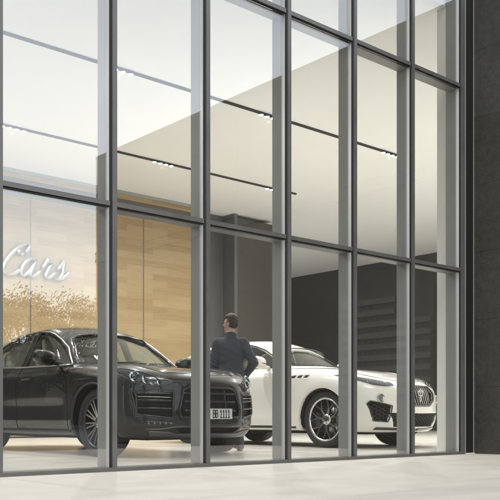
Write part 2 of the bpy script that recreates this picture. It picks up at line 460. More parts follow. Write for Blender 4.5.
# alcove and the far end
o = MB().box(9, SIDE, 20, 20.4, 0, CEIL).build('rear_wall', M['darkwall']); tag(o, 'charcoal rear wall of the deep showroom bay', 'wall')
ew = empty('end_wall', (SIDE,8,0)); tag(ew, 'dark charcoal end wall behind the white vehicle', 'wall')
ys = [.34, 5.3, 8.3, 11.3, 14.3, 17.2, 20]
for a, b in zip(ys[:-1], ys[1:]):
    o = MB().box(0, .3, a-8+.008, b-8-.008, .0, CEIL).build('wall_panel', M['darkwall'], ew)
o = MB().box(-14.3, -14, 0, 20.4, 0, CEIL).build('plain_wall', M['white']); tag(o, 'white plaster wall closing the showroom far left', 'wall')

# ------------------------------------------------------------------ light tracks
lens_m = emit_mat('lamp_lens', (1,.95,.88), 45.0)
def track(t, s0, s1, clusters, label, power=1.0):
    e = empty('light_track', ((s0+s1)/2, t, CEIL)); tag(e, label, 'light track', 'ceiling light tracks')
    cx = (s0+s1)/2
    mb = MB(); mb.box(s0-cx, s1-cx, -.022, .022, -.035, -.001); mb.build('track_rail', M['black'], e)
    for c in clusters:
        for d in (-.21, -.07, .07, .21):
            mb = MB(); mb.lathe([(.004,-.0355),(.044,-.0355),(.046,-.040),(.046,-.052),(.040,-.052)], 20, 'z', (c+d-cx,0,0), 0)
            mb.lathe([(.0395,-.0505),(.030,-.058),(.0001,-.062)], 20, 'z', (c+d-cx,0,0), 1)
            mb.build('spotlight', [M['black'], lens_m], e)
        L = bpy.data.lights.new('track_lamp', 'SPOT'); L.energy = 262*power; L.color = (.99,.995,1); L.spot_size = R(150); L.spot_blend = .9; L.shadow_soft_size = .03
        lo = bpy.data.objects.new('track_lamp', L); COL.objects.link(lo); lo.parent = e; lo.location = (c-cx,0,-.12)
    return e
TA, TB = 4.58, 8.06
ca = [px_s(p, TA) for p in (119, 270, 390)]; cb = [px_s(p, TB) for p in (13, 163, 274)]  # two unseen clusters per track, further left, are added for even light
track(TA, -12, px_s(400, TA), [ca[0]-8.0, ca[0]-4.0]+ca, 'black ceiling light track nearer the glass, with spotlight clusters')
track(TB, -12, px_s(296, TB), [cb[0]-8.0, cb[0]-4.0]+cb, 'black ceiling light track nearer the timber wall, with spotlight clusters')
track(2.6, 9.8, 18.5, [10.5, 13.5, 16.5], 'unseen black light track added behind the concrete wing to brighten the right side', 2.2)  # made-up track out of view, lifts floor and ceiling at the right
track(15.0, 9.3, 12.2, [9.9, 11.4], 'unseen short black light track added behind the dark panel to brighten the rear ceiling', 2.6)  # added out of sight so the rear right ceiling gets more light
# ------------------------------------------------------------------ cars
def paint(name, color, metal, rough, flake=0.0):
    m = mat(name, color, rough, metal, coat=1.0, coat_rough=.02)
    if flake:
        nt = m.node_tree; N = nt.nodes; L = nt.links; b = N['Principled BSDF']
        tc = N.new('ShaderNodeTexCoord'); n = N.new('ShaderNodeTexVoronoi'); n.inputs['Scale'].default_value = 900
        L.new(tc.outputs['Object'], n.inputs['Vector'])
        r = N.new('ShaderNodeMapRange'); r.inputs[3].default_value = 1-flake; r.inputs[4].default_value = 1+flake
        L.new(n.outputs['Color'], r.inputs[0])
        v = N.new('ShaderNodeVectorMath'); v.operation = 'SCALE'; v.inputs[0].default_value = color
        L.new(r.outputs[0], v.inputs['Scale']); L.new(v.outputs[0], b.inputs['Base Color'])
    return m
M['graphite'] = paint('graphite_paint', (.011,.0113,.012), .25, .33, .35)
M['graphite'].node_tree.nodes['Principled BSDF'].inputs['Specular IOR Level'].default_value = .15
M['graphite'].node_tree.nodes['Principled BSDF'].inputs['Coat Weight'].default_value = 1.0
M['pearl'] = paint('pearl_white_paint', (.80,.775,.72), 0, .35)
M['tyre'] = mat('tyre_rubber', (.018,.018,.018), .75, bump=.15, bscale=80)
M['plastic'] = mat('black_plastic', (.014,.014,.014), .45)
M['gloss_black'] = mat('gloss_black', (.008,.008,.008), .12, coat=.6)
M['well'] = mat('wheel_well', (.006,.006,.006), .9)
M['cabin_dark'] = mat('cabin_trim', (.02,.019,.018), .7)
M['leather'] = mat('beige_leather', (.68,.63,.55), .5, noise=.05)
M['leather_dark'] = mat('tan_leather', (.30,.24,.17), .5, noise=.05)
M['alloy'] = mat('polished_alloy', (.72,.71,.69), .22, 1.0)
M['alloy_dark'] = mat('dark_alloy', (.05,.05,.052), .35, .7)
M['chrome'] = mat('chrome', (.82,.82,.82), .08, 1.0)
M['satin'] = mat('satin_silver', (.55,.54,.52), .28, .9)
M['brake'] = mat('brake_disc', (.42,.41,.40), .35, 1.0)
M['caliper'] = mat('red_caliper', (.35,.02,.015), .35, coat=.5)
M['dull_metal'] = mat('dull_metal', (.16,.155,.145), .32, .8)
M['gold'] = mat('gold_crest', (.75,.48,.14), .3, .8)
M['carglass'] = glass_mat('car_glass', .05, (.86,.89,.87))
M['lens'] = glass_mat('headlight_lens', .03, (.93,.95,.96), graze=.12)
M['bowl_dark'] = mat('bowl_dark', (.012,.013,.016), .5, spec=.15)
M['lampbowl'] = mat('lamp_bowl', (.16,.165,.17), .2, .9)
M['plate_white'] = mat('plate_white', (.78,.78,.77), .45)
M['plate_ink'] = mat('plate_ink', (.012,.012,.012), .5)
M['lamp_glow'] = mat('lamp_reflector', (.85,.86,.88), .06, 1.0)
M['blue_glint'] = mat('lamp_projector', (.045,.055,.075), .08, .9)

def resample(pts, n):
    P = np.array(pts, float); d = np.r_[0, np.cumsum(np.linalg.norm(np.diff(P, axis=0), axis=1))]
    t = np.linspace(0, d[-1], n)
    return np.stack([np.interp(t, d, P[:,k]) for k in range(P.shape[1])], 1)

class Car:
    def __init__(s, D):
        s.D = D; s.nose = interp(D['nose']); s.tail = interp(D['tail']); s.hood = interp(D['hood']); s.roof = interp(D['roof'])
        s.wide = interp(D['wide']); s.tuck = interp(D['tuck']); s.belt = interp(D['belt']); s.bot = interp(D['bottom']); s.cabw = interp(D['cabw'])
    def outer(s, X, Y, Z):
        D = s.D; Y = np.abs(Y); half = D['half']
        rf = np.hypot(X-D['wb']/2, Z-D['wr']); rr = np.hypot(X+D['wb']/2, Z-D['wr'])
        fl = D['flare']*(np.exp(-((rf-D['arch']-.03)/.13)**2)+np.exp(-((rr-D['arch']-.03)/.13)**2))
        W = half*s.wide(X)*s.tuck(Z)+fl
        # door crease and sill scallop
        door = np.exp(-(X/1.05)**4)
        W = W-.016*door*np.exp(-((Z-.56)/.11)**2)+.008*door*np.exp(-((Z-.40)/.05)**2)
        side = Y-W
        yy = Y/half
        ztop = s.hood(X)-D['crown']*np.clip(yy,0,1.1)**3
        # raised wings beside the bonnet
        fx = np.clip((X-.55)/.9, 0, 1)*np.clip((2.35-X)/.5, 0, 1)
        ztop = ztop+D['wing']*fx*np.exp(-((yy-.74)/.13)**2)-.018*fx*np.exp(-((yy-.50)/.07)**2)
        sl = .22
        top = (Z-ztop)/math.sqrt(1+sl*sl)
        # nose in plan: bowed, with rounded corners
        front = (X-(s.nose(Z)-D['bow']*np.clip(yy,0,1.1)**D['bowp']))*.93
        rear = ((s.tail(Z)+.26*np.clip(yy,0,1.1)**3)-X)*.93
        low = s.bot(X)-Z
        a = smax(side, top, D.get('kshoulder', .09))
        a = smax(a, front, .10); a = smax(a, rear, .12)
        a = smax(a, low, .05)
        # cabin
        fr = np.tanh((X+.5)/.5)
        xs = X+fr*D['wrap']*(Y/.7)**2
        rz = s.roof(xs)-.055*(Y/.62)**2
        e = .02
        slope = (s.roof(xs+e)-s.roof(xs-e))/(2*e)
        ctop = (Z-rz)/np.sqrt(1+slope**2)
        cw = s.cabw(X)-D['tumble']*np.clip(Z-1.0,0,1)-.06*np.clip(Z-1.25,0,1)**2
        cab = smax(ctop, (Y-cw)*.92, D.get('kroof', .10))
        cab = np.maximum(smax(cab, .86-Z, .02), X-1.3)
        return smin(a, cab, D.get('kbelt', .035))
    def cavity(s, X, Y, Z, fo):
        D = s.D; b = np.maximum(np.maximum(X-D['cav'][1], D['cav'][0]-X), .42-Z)
        return np.maximum(fo+.05, b)
    def openings(s, X, Y, Z):
        D = s.D; o = 1e3
        for poly in D['side_win']:
            o = np.minimum(o, np.maximum(poly_sdf(X, Z, poly), .40-np.abs(Y)))
        o = np.minimum(o, np.maximum(poly_sdf(np.abs(Y), Z, D['screen']), .25-X))
        o = np.minimum(o, np.maximum(poly_sdf(np.abs(Y), Z, D['rear_screen']), X+1.55))
        return o
    def carve(s, X, Y, Z):
        """recesses in the nose"""
        D = s.D; o = 1e3
        for poly, depth in D['recess']:
            yy = np.clip(np.abs(Y)/D['half'], 0, 1.1)
            dep = (s.nose(Z)-D['bow']*yy**D['bowp'])-X
            o = np.minimum(o, np.maximum(poly_sdf(np.abs(Y), Z, poly), np.maximum(dep-depth, 1.2-X)))
        return o
    def arches(s, X, Y, Z):
        D = s.D; Y = np.abs(Y)
        o = 1e3
        for c in (D['wb']/2, -D['wb']/2):
            r = np.hypot(X-c, Z-D['wr'])
            o = np.minimum(o, np.maximum(r-D['arch'], D['half']-.36-Y))
        return o
    def body(s, X, Y, Z):
        fo = s.outer(X, Y, Z)
        f = smax(fo, -s.arches(X, Y, Z), .014)
        f = smax(f, -s.carve(X, Y, Z), .012)
        f = np.maximum(f, -s.cavity(X, Y, Z, fo))
        f = smax(f, -s.openings(X, Y, Z), .010)
        return f
    def hit(s, P, axis, sgn):
        """first point of the outer skin met from outside along an axis; P (n,3)"""
        P = np.array(P, float); k = 'xyz'.index(axis)
        ts = np.linspace(2.7 if k == 0 else 1.3 if k == 1 else 2.0, .3 if k == 0 else .3, 180)*sgn
        Q = np.repeat(P[:,None,:], len(ts), 1); Q[:,:,k] = ts[None,:]
        f = s.outer(Q[...,0], Q[...,1], Q[...,2])
        ins = f < 0; i = np.where(ins.any(1), ins.argmax(1), len(ts)-1); i = np.maximum(i, 1)
        a = ts[i-1]; b = ts[i]
        for _ in range(24):
            m = (a+b)/2; Q2 = P.copy(); Q2[:,k] = m
            v = s.outer(Q2[:,0], Q2[:,1], Q2[:,2]) < 0
            b = np.where(v, m, b); a = np.where(v, a, m)
        P[:,k] = b
        return P
    def normal(s, P):
        g = grad(s.outer, P); return g/np.linalg.norm(g, axis=1, keepdims=True)
    def patch(s, lo, hi, axis, sgn, nu=40, nv=10, off=.002, thick=0.0, world=None):
        """conforming panel between two polylines of the view (x,z) for axis y, (y,z) for axis x"""
        A = resample(lo, nu); B = resample(hi, nu)
        v = np.linspace(0, 1, nv)[:,None,None]
        G = (A[None]*(1-v)+B[None]*v).reshape(-1, 2)
        P = np.zeros((len(G), 3))
        if axis == 'y': P[:,0] = G[:,0]; P[:,2] = G[:,1]
        elif axis == 'x': P[:,1] = G[:,0]; P[:,2] = G[:,1]
        else: P[:,0] = G[:,0]; P[:,1] = G[:,1]
        P = s.hit(P, axis, sgn); n = s.normal(P)
        O = P+n*off
        F = [(j*nu+i, j*nu+i+1, (j+1)*nu+i+1, (j+1)*nu+i) for j in range(nv-1) for i in range(nu-1)]
        mb = MB()
        if thick:
            I = P+n*(off-thick); m = len(O)
            V = np.concatenate([O, I])
            F2 = list(F)+[tuple(i+m for i in f[::-1]) for f in F]
            ring = list(range(nu))+[j*nu+nu-1 for j in range(1, nv)]+[(nv-1)*nu+i for i in range(nu-2, -1, -1)]+[j*nu for j in range(nv-2, 0, -1)]
            for a, b in zip(ring, ring[1:]+ring[:1]): F2.append((b, a, a+m, b+m))
            mb.add(V, F2, 0, True)
        else: mb.add(O, F, 0, True)
        return mb
    def line(s, pts, axis, sgn, r, off=0.0, n=60, closed=False, mb=None, mi=0, seg=6):
        pts = list(pts)+([pts[0]] if closed else [])
        if not closed and len(pts) > 2:
            for _ in range(3):      # round the corners of the line
                q = [pts[0]]
                for a, b in zip(pts[:-1], pts[1:]):
                    q += [(a[0]*.75+b[0]*.25, a[1]*.75+b[1]*.25), (a[0]*.25+b[0]*.75, a[1]*.25+b[1]*.75)]
                pts = q+[pts[-1]]
        G = resample(pts, n)
        P = np.zeros((n,3))
        if axis == 'y': P[:,0] = G[:,0]; P[:,2] = G[:,1]
        elif axis == 'x': P[:,1] = G[:,0]; P[:,2] = G[:,1]
        else: P[:,0] = G[:,0]; P[:,1] = G[:,1]
        P = s.hit(P, axis, sgn); P = P+s.normal(P)*off
        if closed: P = P[:-1]
        mb = mb or MB()
        return mb.tube(P.tolist(), r, seg, mi, closed=closed)

def build_wheel(parent, loc, side, style, R_, W_, rim_r):
    """side +1: outer face towards +y"""
    e = empty('wheel', loc); e.parent = parent
    t = MB(); h = W_/2
    prof = [(rim_r-.005, -h*.80), (rim_r+.012, -h*.90), (R_-.055, -h*1.0), (R_-.022, -h*.93), (R_-.006, -h*.80), (R_, -h*.5), (R_, h*.5), (R_-.006, h*.80), (R_-.022, h*.93), (R_-.055, h*1.0), (rim_r+.012, h*.90), (rim_r-.005, h*.80)]
    t.lathe([(r, o*side) for r, o in prof], 72, 'y')
    for gz in (-.35, 0, .35):   # tread grooves
        t.lathe([(R_+.0008, (gz*W_-.004)*side), (R_+.0008, (gz*W_+.004)*side)], 72, 'y')
    t.build('tyre', M['tyre'], e)
    r = MB(); ho = h*.80
    r.lathe([(rim_r+.004, ho*side), (rim_r-.004, (ho+.012)*side), (rim_r-.020, (ho+.004)*side), (rim_r-.028, (ho-.010)*side)], 72, 'y', mi=0 if style == 'wye' else 1)
    r.lathe([(rim_r-.028, (ho-.010)*side), (rim_r-.045, -ho*.2*side), (rim_r-.03, -ho*side)], 72, 'y', mi=1)
    yo = (ho-.006)*side; hub = .075
    def spoke(a0, a1, r0, r1, w0, w1, dep0, dep1):
        # a tapered blade from radius r0 (angle a0) to r1 (angle a1); bright face, dark flanks
        p0 = np.array([math.cos(a0)*r0, math.sin(a0)*r0]); p1 = np.array([math.cos(a1)*r1, math.sin(a1)*r1])
        d = (p1-p0)/np.linalg.norm(p1-p0); q = np.array([-d[1], d[0]])
        ya, yb = yo-dep0*side, yo-dep1*side
        fa = [p0+q*w0*.5, p0-q*w0*.5, p1-q*w1*.5, p1+q*w1*.5]
        fb = [p0+q*w0*.7, p0-q*w0*.7, p1-q*w1*.75, p1+q*w1*.75]
        v = [(fa[0][0],ya,fa[0][1]),(fa[1][0],ya,fa[1][1]),(fa[2][0],yb,fa[2][1]),(fa[3][0],yb,fa[3][1])]
        th = .035*side
        v += [(fb[0][0],ya-th,fb[0][1]),(fb[1][0],ya-th,fb[1][1]),(fb[2][0],yb-th,fb[2][1]),(fb[3][0],yb-th,fb[3][1])]
        r.add(v, [(0,1,2,3)], 0); r.add(v, [(4,7,6,5),(0,4,5,1),(1,5,6,2),(2,6,7,3),(3,7,4,0)], 1)
    if style == 'twin':      # ten pairs of narrow blades
        for k in range(10):
            a = 2*math.pi*k/10+.15
            spoke(a+.10, a+.115, hub*.8, rim_r-.012, .021, .016, .018, .004)
            spoke(a-.10, a-.115, hub*.8, rim_r-.012, .021, .016, .018, .004)
    else:                    # seven Y spokes
        for k in range(7):
            a = 2*math.pi*k/7+.3
            spoke(a, a, hub*.7, .17, .036, .028, .026, .014)
            spoke(a+.02, a+.25, .155, rim_r-.012, .018, .013, .015, .003)
            spoke(a-.02, a-.25, .155, rim_r-.012, .018, .013, .015, .003)
    r.lathe([(.0001, yo-.012*side), (.055, yo-.012*side), (.078, yo-.022*side), (.085, yo-.05*side), (.085, yo-.09*side)], 40, 'y', mi=0)
    for k in range(5):
        a = 2*math.pi*k/5
        r.lathe([(.0001,yo-.010*side),(.010,yo-.010*side),(.011,yo-.024*side)], 12, 'y', (math.cos(a)*.053, 0, math.sin(a)*.053), mi=1)
    r.build('rim', [M['alloy'], M['alloy_dark']], e)
    c = MB(); c.lathe([(.0001, yo-.0085*side), (.026, yo-.0085*side), (.030, yo-.0125*side)], 28, 'y'); c.build('hub_cap', M['gold'] if style == 'twin' else M['alloy_dark'], e)
    b = MB(); b.lathe([(.10, -.02*side), (rim_r-.075, -.02*side), (rim_r-.075, -.05*side), (.10, -.05*side)], 56, 'y'); b.build('brake_disc', M['brake'], e)
    cal = MB(); n = 12
    for lo_, hi_ in ((rim_r-.115, rim_r-.045),):
        vs = []; fs = []
        for i in range(n+1):
            a = math.pi+(-.42+.84*i/n)*1.0
            for rr in (lo_, hi_):
                for yy in (.012, -.075): vs.append((math.cos(a)*rr, yy*side, math.sin(a)*rr))
        for i in range(n):
            o = i*4; p = o+4
            fs += [(o,o+2,p+2,p),(o+1,p+1,p+3,o+3),(o+2,o+3,p+3,p+2),(o,p,p+1,o+1)]
        fs += [(0,1,3,2),(n*4,n*4+2,n*4+3,n*4+1)]
        cal.add(vs, fs, 0)
    cal.build('brake_caliper', M['caliper'] if style == 'twin' else M['satin'], e)
    bk = MB(); bk.lathe([(.0001,-.06*side),(rim_r-.04,-.06*side)], 40, 'y'); bk.build('backplate', M['well'], e)
    return e

def rbox(mb, c, size, rot=0.0, rad=.04, mi=0, n=4):
    """rounded box (superellipsoid of boxy power), pitched about y by rot"""
    vs = []; fs = []; nu, nv = 28, 15
    for j in range(nv):
        v = -math.pi/2+math.pi*j/(nv-1)
        for i in range(nu):
            u = 2*math.pi*i/nu
            f = lambda w, e: math.copysign(abs(w)**e, w)
            e = .38
            x = f(math.cos(v), e)*f(math.cos(u), e)*size[0]/2; y = f(math.cos(v), e)*f(math.sin(u), e)*size[1]/2; z = f(math.sin(v), e)*size[2]/2
            vs.append((c[0]+x*math.cos(rot)+z*math.sin(rot), c[1]+y, c[2]-x*math.sin(rot)+z*math.cos(rot)))
    for j in range(nv-1):
        for i in range(nu): fs.append((j*nu+i, j*nu+(i+1)%nu, (j+1)*nu+(i+1)%nu, (j+1)*nu+i))
    return mb.add(vs, fs, mi, True)

def common_car(name, D, paint_m, wheel_style, seat_m, loc, h=.0155):
    car = Car(D); root = empty(name, loc, R(-90+D.get('yaw',0))); root.scale = D.get('scale', (1,1,1))
    lo = (D['tail_x']-.06, 0, .12); hi = (D['nose_x']+.06, D['half']+.10, D['top']+.06)
    V, Q = implicit_mesh(car.body, lo, hi, h, sym=True)
    C = V[Q].mean(1); fo = car.outer(C[:,0], C[:,1], C[:,2])
    inn = (C[:,0] < D['cav'][1]+.02) & (C[:,0] > D['cav'][0]-.02) & (C[:,2] > .40)
    mi = np.where(fo < -.030, np.where(inn & (np.abs(C[:,1]) < D['half']-.02), 2, 1), 0)
    winz = car.openings(C[:,0], C[:,1], C[:,2])
    mesh_from('body', V, Q, [paint_m, M['well'], M['cabin_dark']], mi, root)
    wr, wb = D['wr'], D['wb']
    for sx in (1, -1):
        for sy in (-1, 1):
            build_wheel(root, (sx*wb/2, sy*(D['half']-.035-.13), wr), sy, wheel_style, wr, .262, D['rim'])
    # glazing
    for poly, (lo_, hi_) in zip(D['side_win'], D['side_glass']):
        for sg in (-1, 1):
            car.patch(lo_, hi_, 'y', sg, 40, 10, -.012, .006).build('side_window', M['carglass'], root)
    sc = D['screen_full']; car.patch(sc[0], sc[1], 'x', 1, 40, 16, -.010, .006).build('windscreen', M['carglass'], root)
    car_rear(car, D, root)
    fr = D['screen']; fr = fr[1:5]; ring = [(-a, b) for a, b in fr[::-1]][:0]
    loop = list(fr)+[(.25, D['screen'][5][1]-.006), (0, D['screen'][5][1]), (-.25, D['screen'][5][1]-.006)]+[(-a, b) for a, b in fr[::-1]]
    m = MB(); car.line(loop, 'x', 1, .013, -.006, 220, True, m, seg=8) if D['half'] < .97 else car.line(loop, 'x', 1, .009, -.005, 220, True, m, seg=8); m.build('windscreen_seal', M['gloss_black'], root)
    # cabin
    for sg in (-1, 1):
        for xx, zz in ((-.12, .62), (-1.0, .64)):
            s = MB()
            rbox(s, (xx, sg*.36, zz), (.54,.50,.20), -.08)
            rbox(s, (xx-.30, sg*.36, zz+.36), (.19,.50,.70), -.28)
            rbox(s, (xx-.415, sg*.36, zz+.765), (.11,.27,.19), -.16)
            s.tube([(xx-.40, sg*.36-.05, zz+.62),(xx-.42, sg*.36-.05, zz+.74)], .008, 6); s.tube([(xx-.40, sg*.36+.05, zz+.62),(xx-.42, sg*.36+.05, zz+.74)], .008, 6)
            s.build('seat', seat_m, root)
    m = MB(); rbox(m, (.66, 0, .90), (.50, 1.45, .30), .15); rbox(m, (.52, -.36 if D.get('rhd') else .36, 1.03), (.22,.42,.12), .1); m.build('dashboard', M['cabin_dark'], root)
    m = MB(); cy_ = .36; ring = [(.27+math.sin(a)*.185*.34, cy_+math.cos(a)*.185, .98+math.sin(a)*.185) for a in np.linspace(0, 2*math.pi, 36, endpoint=False)]
    m.tube(ring, .014, 8, closed=True); m.tube([(.28,cy_-.17,.98),(.30,cy_,.97),(.28,cy_+.17,.98)], .016, 6); m.tube([(.30,cy_,.97),(.55,cy_,.93)], .03, 8); m.build('steering_wheel', M['cabin_dark'], root)
    m = MB(); m.box(D['cav'][0]+.1, .9, -.7, .7, .43, .47); m.build('cabin_floor', M['cabin_dark'], root)
    m = MB(); rbox(m, (D['screen_top_x']-.02, 0, D['screen_top_z']-.13), (.05,.26,.075), .2); m.build('rear_view_mirror', M['plastic'], root)
    # underbody
    m = MB(); m.box(-wb/2-.75, wb/2+.55, -.62, .62, .19, .24); m.build('underbody', M['well'], root)
    # door mirrors
    for sg in (-1, 1):
        mp = D['mirror']
        mm = empty('door_mirror', (0,0,0)); mm.parent = root
        def fm(X, Y, Z):
            y = sg*Y-mp[1]
            x = X-mp[0]-.10*y; z = Z-mp[2]-.10*y
            b = ((np.abs(x)/.095)**2.6+(np.abs(y)/.150)**2.6+(np.abs(z)/.088)**2.6)**(1/2.6)-1
            b = b*.09
            b = smax(b, -.055-x, .015)
            arm = np.hypot(X-mp[0]+.01+.15*(y+.18), (Z-mp[2]+.045+.25*(y+.10)*-.9))-.026
            arm = np.maximum(np.maximum(arm, y+.02), -.30-y)
            return smin(b, arm, .02)
        lo_ = (mp[0]-.20, min(sg*(mp[1]-.34), sg*(mp[1]+.2)), mp[2]-.22); hi_ = (mp[0]+.2, max(sg*(mp[1]-.34), sg*(mp[1]+.2)), mp[2]+.15)
        V, Q = implicit_mesh(fm, lo_, hi_, .008)
        o = mesh_from('mirror_housing', V, Q, paint_m, None, mm)
        m = MB(); vs = [(mp[0]-.061, sg*(mp[1]+.118*math.cos(a)), mp[2]+.060*math.sin(a)) for a in np.linspace(0, 2*math.pi, 28, endpoint=False)]
        m.add(vs+[(v[0]+.012, v[1], v[2]) for v in vs], [list(range(28)), list(range(28,56))]+[(i,(i+1)%28,28+(i+1)%28,28+i) for i in range(28)]); m.build('mirror_glass', M['chrome'], mm)
        m = MB(); m.tube([(mp[0]+.085, sg*(mp[1]-.10), mp[2]-.022), (mp[0]+.094, sg*(mp[1]+.02), mp[2]-.012), (mp[0]+.065, sg*(mp[1]+.125), mp[2]+.0)], .006, 6); m.build('indicator_strip', M['plastic'] , mm)
    # door handles, shut lines
    for sg in (-1, 1):
        for hx, hz in D['handles']:
            P = car.hit([(hx, 0, hz)], 'y', sg)[0]
            m = MB(); m.tube([(hx+.11, P[1]+sg*.000, hz), (hx+.085, P[1]+sg*.026, hz+.004), (hx, P[1]+sg*.034, hz+.006), (hx-.085, P[1]+sg*.026, hz+.004), (hx-.11, P[1], hz)], .012, 8)
            m.build('door_handle', paint_m if not D.get('chrome_handle') else M['chrome'], root)
            m = MB()
        m = MB()
        for ln in D['shut_lines']: car.line(ln, 'y', sg, .0042, .000, 70, mb=m)
        m.build('door_gap', M['well'], root)
    return car, root

def car_rear(car, D, root):
    rs = D['rear_full']; 
    car.patch(rs[0], rs[1], 'x', -1, 30, 12, -.010, .006).build('rear_window', M['carglass'], root)
    for sg in (-1, 1):
        lo_ = [(sg*.45, .88), (sg*.80, .90)]; hi_ = [(sg*.45, .97), (sg*.80, 1.0)]
        car.patch(lo_, hi_, 'x', -1, 20, 6, .008, .02).build('tail_light', M['caliper'], root)

def mirror_poly(p): return [(-a, b) for a, b in p]
def hexmesh(mb, car, poly, axis, sgn, step, r, back, mi=0, kind='hex', half=None):
    """thin bars over a recess: y,z polygon clipped bars at depth back behind the skin"""
    ys = [p[0] for p in poly]; zs_ = [p[1] for p in poly]
    def surf(y, z):
        D = car.D; yy = min(abs(y)/D['half'], 1.1)
        return float(car.nose(z))-D['bow']*yy**D['bowp']-back
    def seg(a, b):
        n = max(2, int(math.hypot(b[0]-a[0], b[1]-a[1])/.02)+1)
        pts = [(a[0]+(b[0]-a[0])*i/(n-1), a[1]+(b[1]-a[1])*i/(n-1)) for i in range(n)]
        ins = poly_sdf(np.array([p[0] for p in pts]), np.array([p[1] for p in pts]), poly) < .004
        run = []
        for p, k in zip(pts, ins):
            if k: run.append((surf(*p), p[0], p[1]))
            else:
                if len(run) > 1: mb.tube(run, r, 5, mi)
                run = []
        if len(run) > 1: mb.tube(run, r, 5, mi)
    y0, y1, z0, z1 = min(ys), max(ys), min(zs_), max(zs_)
    if kind == 'hex':
        a = step; hh = a*.866; nrow = int((z1-z0)/hh)+3
        for j in range(-1, nrow):
            z = z0+j*hh; off = (j%2)*a*.75 if False else 0
            i = -1
            while y0+i*.75*a < y1+2*a:
                cx = y0+i*.75*a; cz = z+(hh*.5 if i%2 else 0)
                pts = [(cx+a*.5*math.cos(t), cz+a*.5*math.sin(t)) for t in (0, math.pi/3, 2*math.pi/3, math.pi)]
                for p, q in zip(pts[:-1], pts[1:]): seg(p, q)
                i += 1
    elif kind == 'h':
        z = z0+step/2
        while z < z1: seg((y0, z), (y1, z)); z += step
    elif kind == 'v':
        y = y0+step/2
        while y < y1: seg((y, z0), (y, z1)); y += step
    return mb
# ------------------------------------------------------------------ the dark grey car
DB = dict(yaw=1.0, scale=(1.05,1.05,1.035), half=.955, wb=2.807, wr=.38, rim=.288, arch=.425, flare=.022, top=1.62, nose_x=2.31, tail_x=-2.38, crown=.075, wing=.035, bow=.44, bowp=3.0,
  wrap=.17, tumble=.44, cav=(-2.0,.86),
  nose=[(.1,2.10),(.20,2.17),(.28,2.25),(.36,2.295),(.50,2.305),(.62,2.295),(.74,2.275),(.84,2.24),(.92,2.16),(1.0,2.0),(1.2,1.5)],
  tail=[(.1,-2.16),(.25,-2.26),(.45,-2.36),(.65,-2.37),(.85,-2.33),(1.0,-2.30),(1.2,-2.2)],
  hood=[(-2.45,1.05),(-2.0,1.10),(-1.0,1.075),(0,1.065),(.7,1.07),(1.0,1.065),(1.4,1.035),(1.8,.995),(2.05,.955),(2.2,.915),(2.35,.84)],
  roof=[(-2.45,.95),(-2.3,1.03),(-2.05,1.20),(-1.75,1.38),(-1.4,1.50),(-1.0,1.575),(-.6,1.61),(-.25,1.615),(.05,1.575),(.30,1.475),(.60,1.31),(.90,1.13),(1.15,.985),(1.5,.70)],
  wide=[(-2.4,.90),(-1.9,.97),(-1.3,1.0),(0,.985),(1.2,1.0),(1.7,.985),(2.1,.94),(2.35,.90)],
  tuck=[(.1,.93),(.25,.955),(.45,.985),(.62,.998),(.75,1.0),(.88,.985),(1.0,.95),(1.1,.90),(1.3,.8)],
  belt=[(-2.4,1.05),(1,1.05)], bottom=[(-2.45,.36),(-2.1,.27),(-1.4,.235),(0,.225),(1.4,.225),(1.9,.215),(2.1,.205),(2.35,.21)],
  cabw=[(-2.4,.74),(-2.0,.80),(-1.4,.855),(-.6,.875),(.3,.872),(.9,.84),(1.2,.80)],
  side_win=[[(-.36,1.075),(.64,1.065),(.36,1.275),(.18,1.385),(.02,1.455),(-.12,1.495),(-.36,1.515)],
            [(-1.34,1.11),(-.46,1.08),(-.46,1.517),(-.75,1.508),(-1.02,1.470),(-1.22,1.40),(-1.34,1.33)],
            [(-1.86,1.135),(-1.41,1.115),(-1.41,1.295),(-1.58,1.24),(-1.74,1.18)]],
  side_glass=[([(-.37,1.07),(.66,1.06)],[(-.37,1.52),(-.12,1.50),(.02,1.46),(.20,1.38),(.38,1.27),(.665,1.062)]),
              ([(-1.35,1.105),(-.45,1.075)],[(-1.35,1.34),(-1.22,1.405),(-1.02,1.475),(-.75,1.513),(-.45,1.522)]),
              ([(-1.87,1.13),(-1.40,1.11)],[(-1.87,1.14),(-1.74,1.185),(-1.58,1.245),(-1.40,1.30)])],
  screen=[(-.1,1.085),(.69,1.085),(.645,1.20),(.515,1.42),(.465,1.45),(-.1,1.485)],
  screen_full=([(-.70,1.080),(.70,1.080)],[(-.505,1.445),(-.3,1.478),(0,1.490),(.3,1.478),(.505,1.445)]),
  screen_top_x=.12, screen_top_z=1.50,
  rear_screen=[(-.1,1.13),(.60,1.13),(.50,1.38),(-.1,1.42)],
  rear_full=([(-.61,1.125),(.61,1.125)],[(-.51,1.385),(0,1.42),(.51,1.385)]),
  recess=[([(.49,.43),(.81,.47),(.84,.715),(.47,.715),(.49,.56)], .075),
          ([(-.1,.44),(.40,.44),(.42,.52),(.36,.735),(.28,.765),(-.1,.765)], .085),
          ([(-.1,.262),(.36,.262),(.44,.322),(-.1,.322)], .05)],
  mirror=(.50,1.035,1.14), handles=[(-.16,.90),(-1.06,.93)],
  shut_lines=[[(.86,.30),(.87,.62),(.80,.85),(.74,1.02)],[(-.41,.30),(-.41,1.07)],[(.86,.30),(-.41,.30)],[(-1.04,.46),(-1.20,.70),(-1.33,.84),(-1.37,1.09)],[(-.41,.30),(-.95,.30),(-1.04,.46)]])
bc, black_car = common_car('parked_car', DB, M['graphite'], 'twin', M['leather'], (3.13-1.4735*math.sin(R(1)), 2.12+1.4735, 0))
tag(black_car, 'dark grey metallic sports utility car with plate BB 1111 facing the glass', 'car')
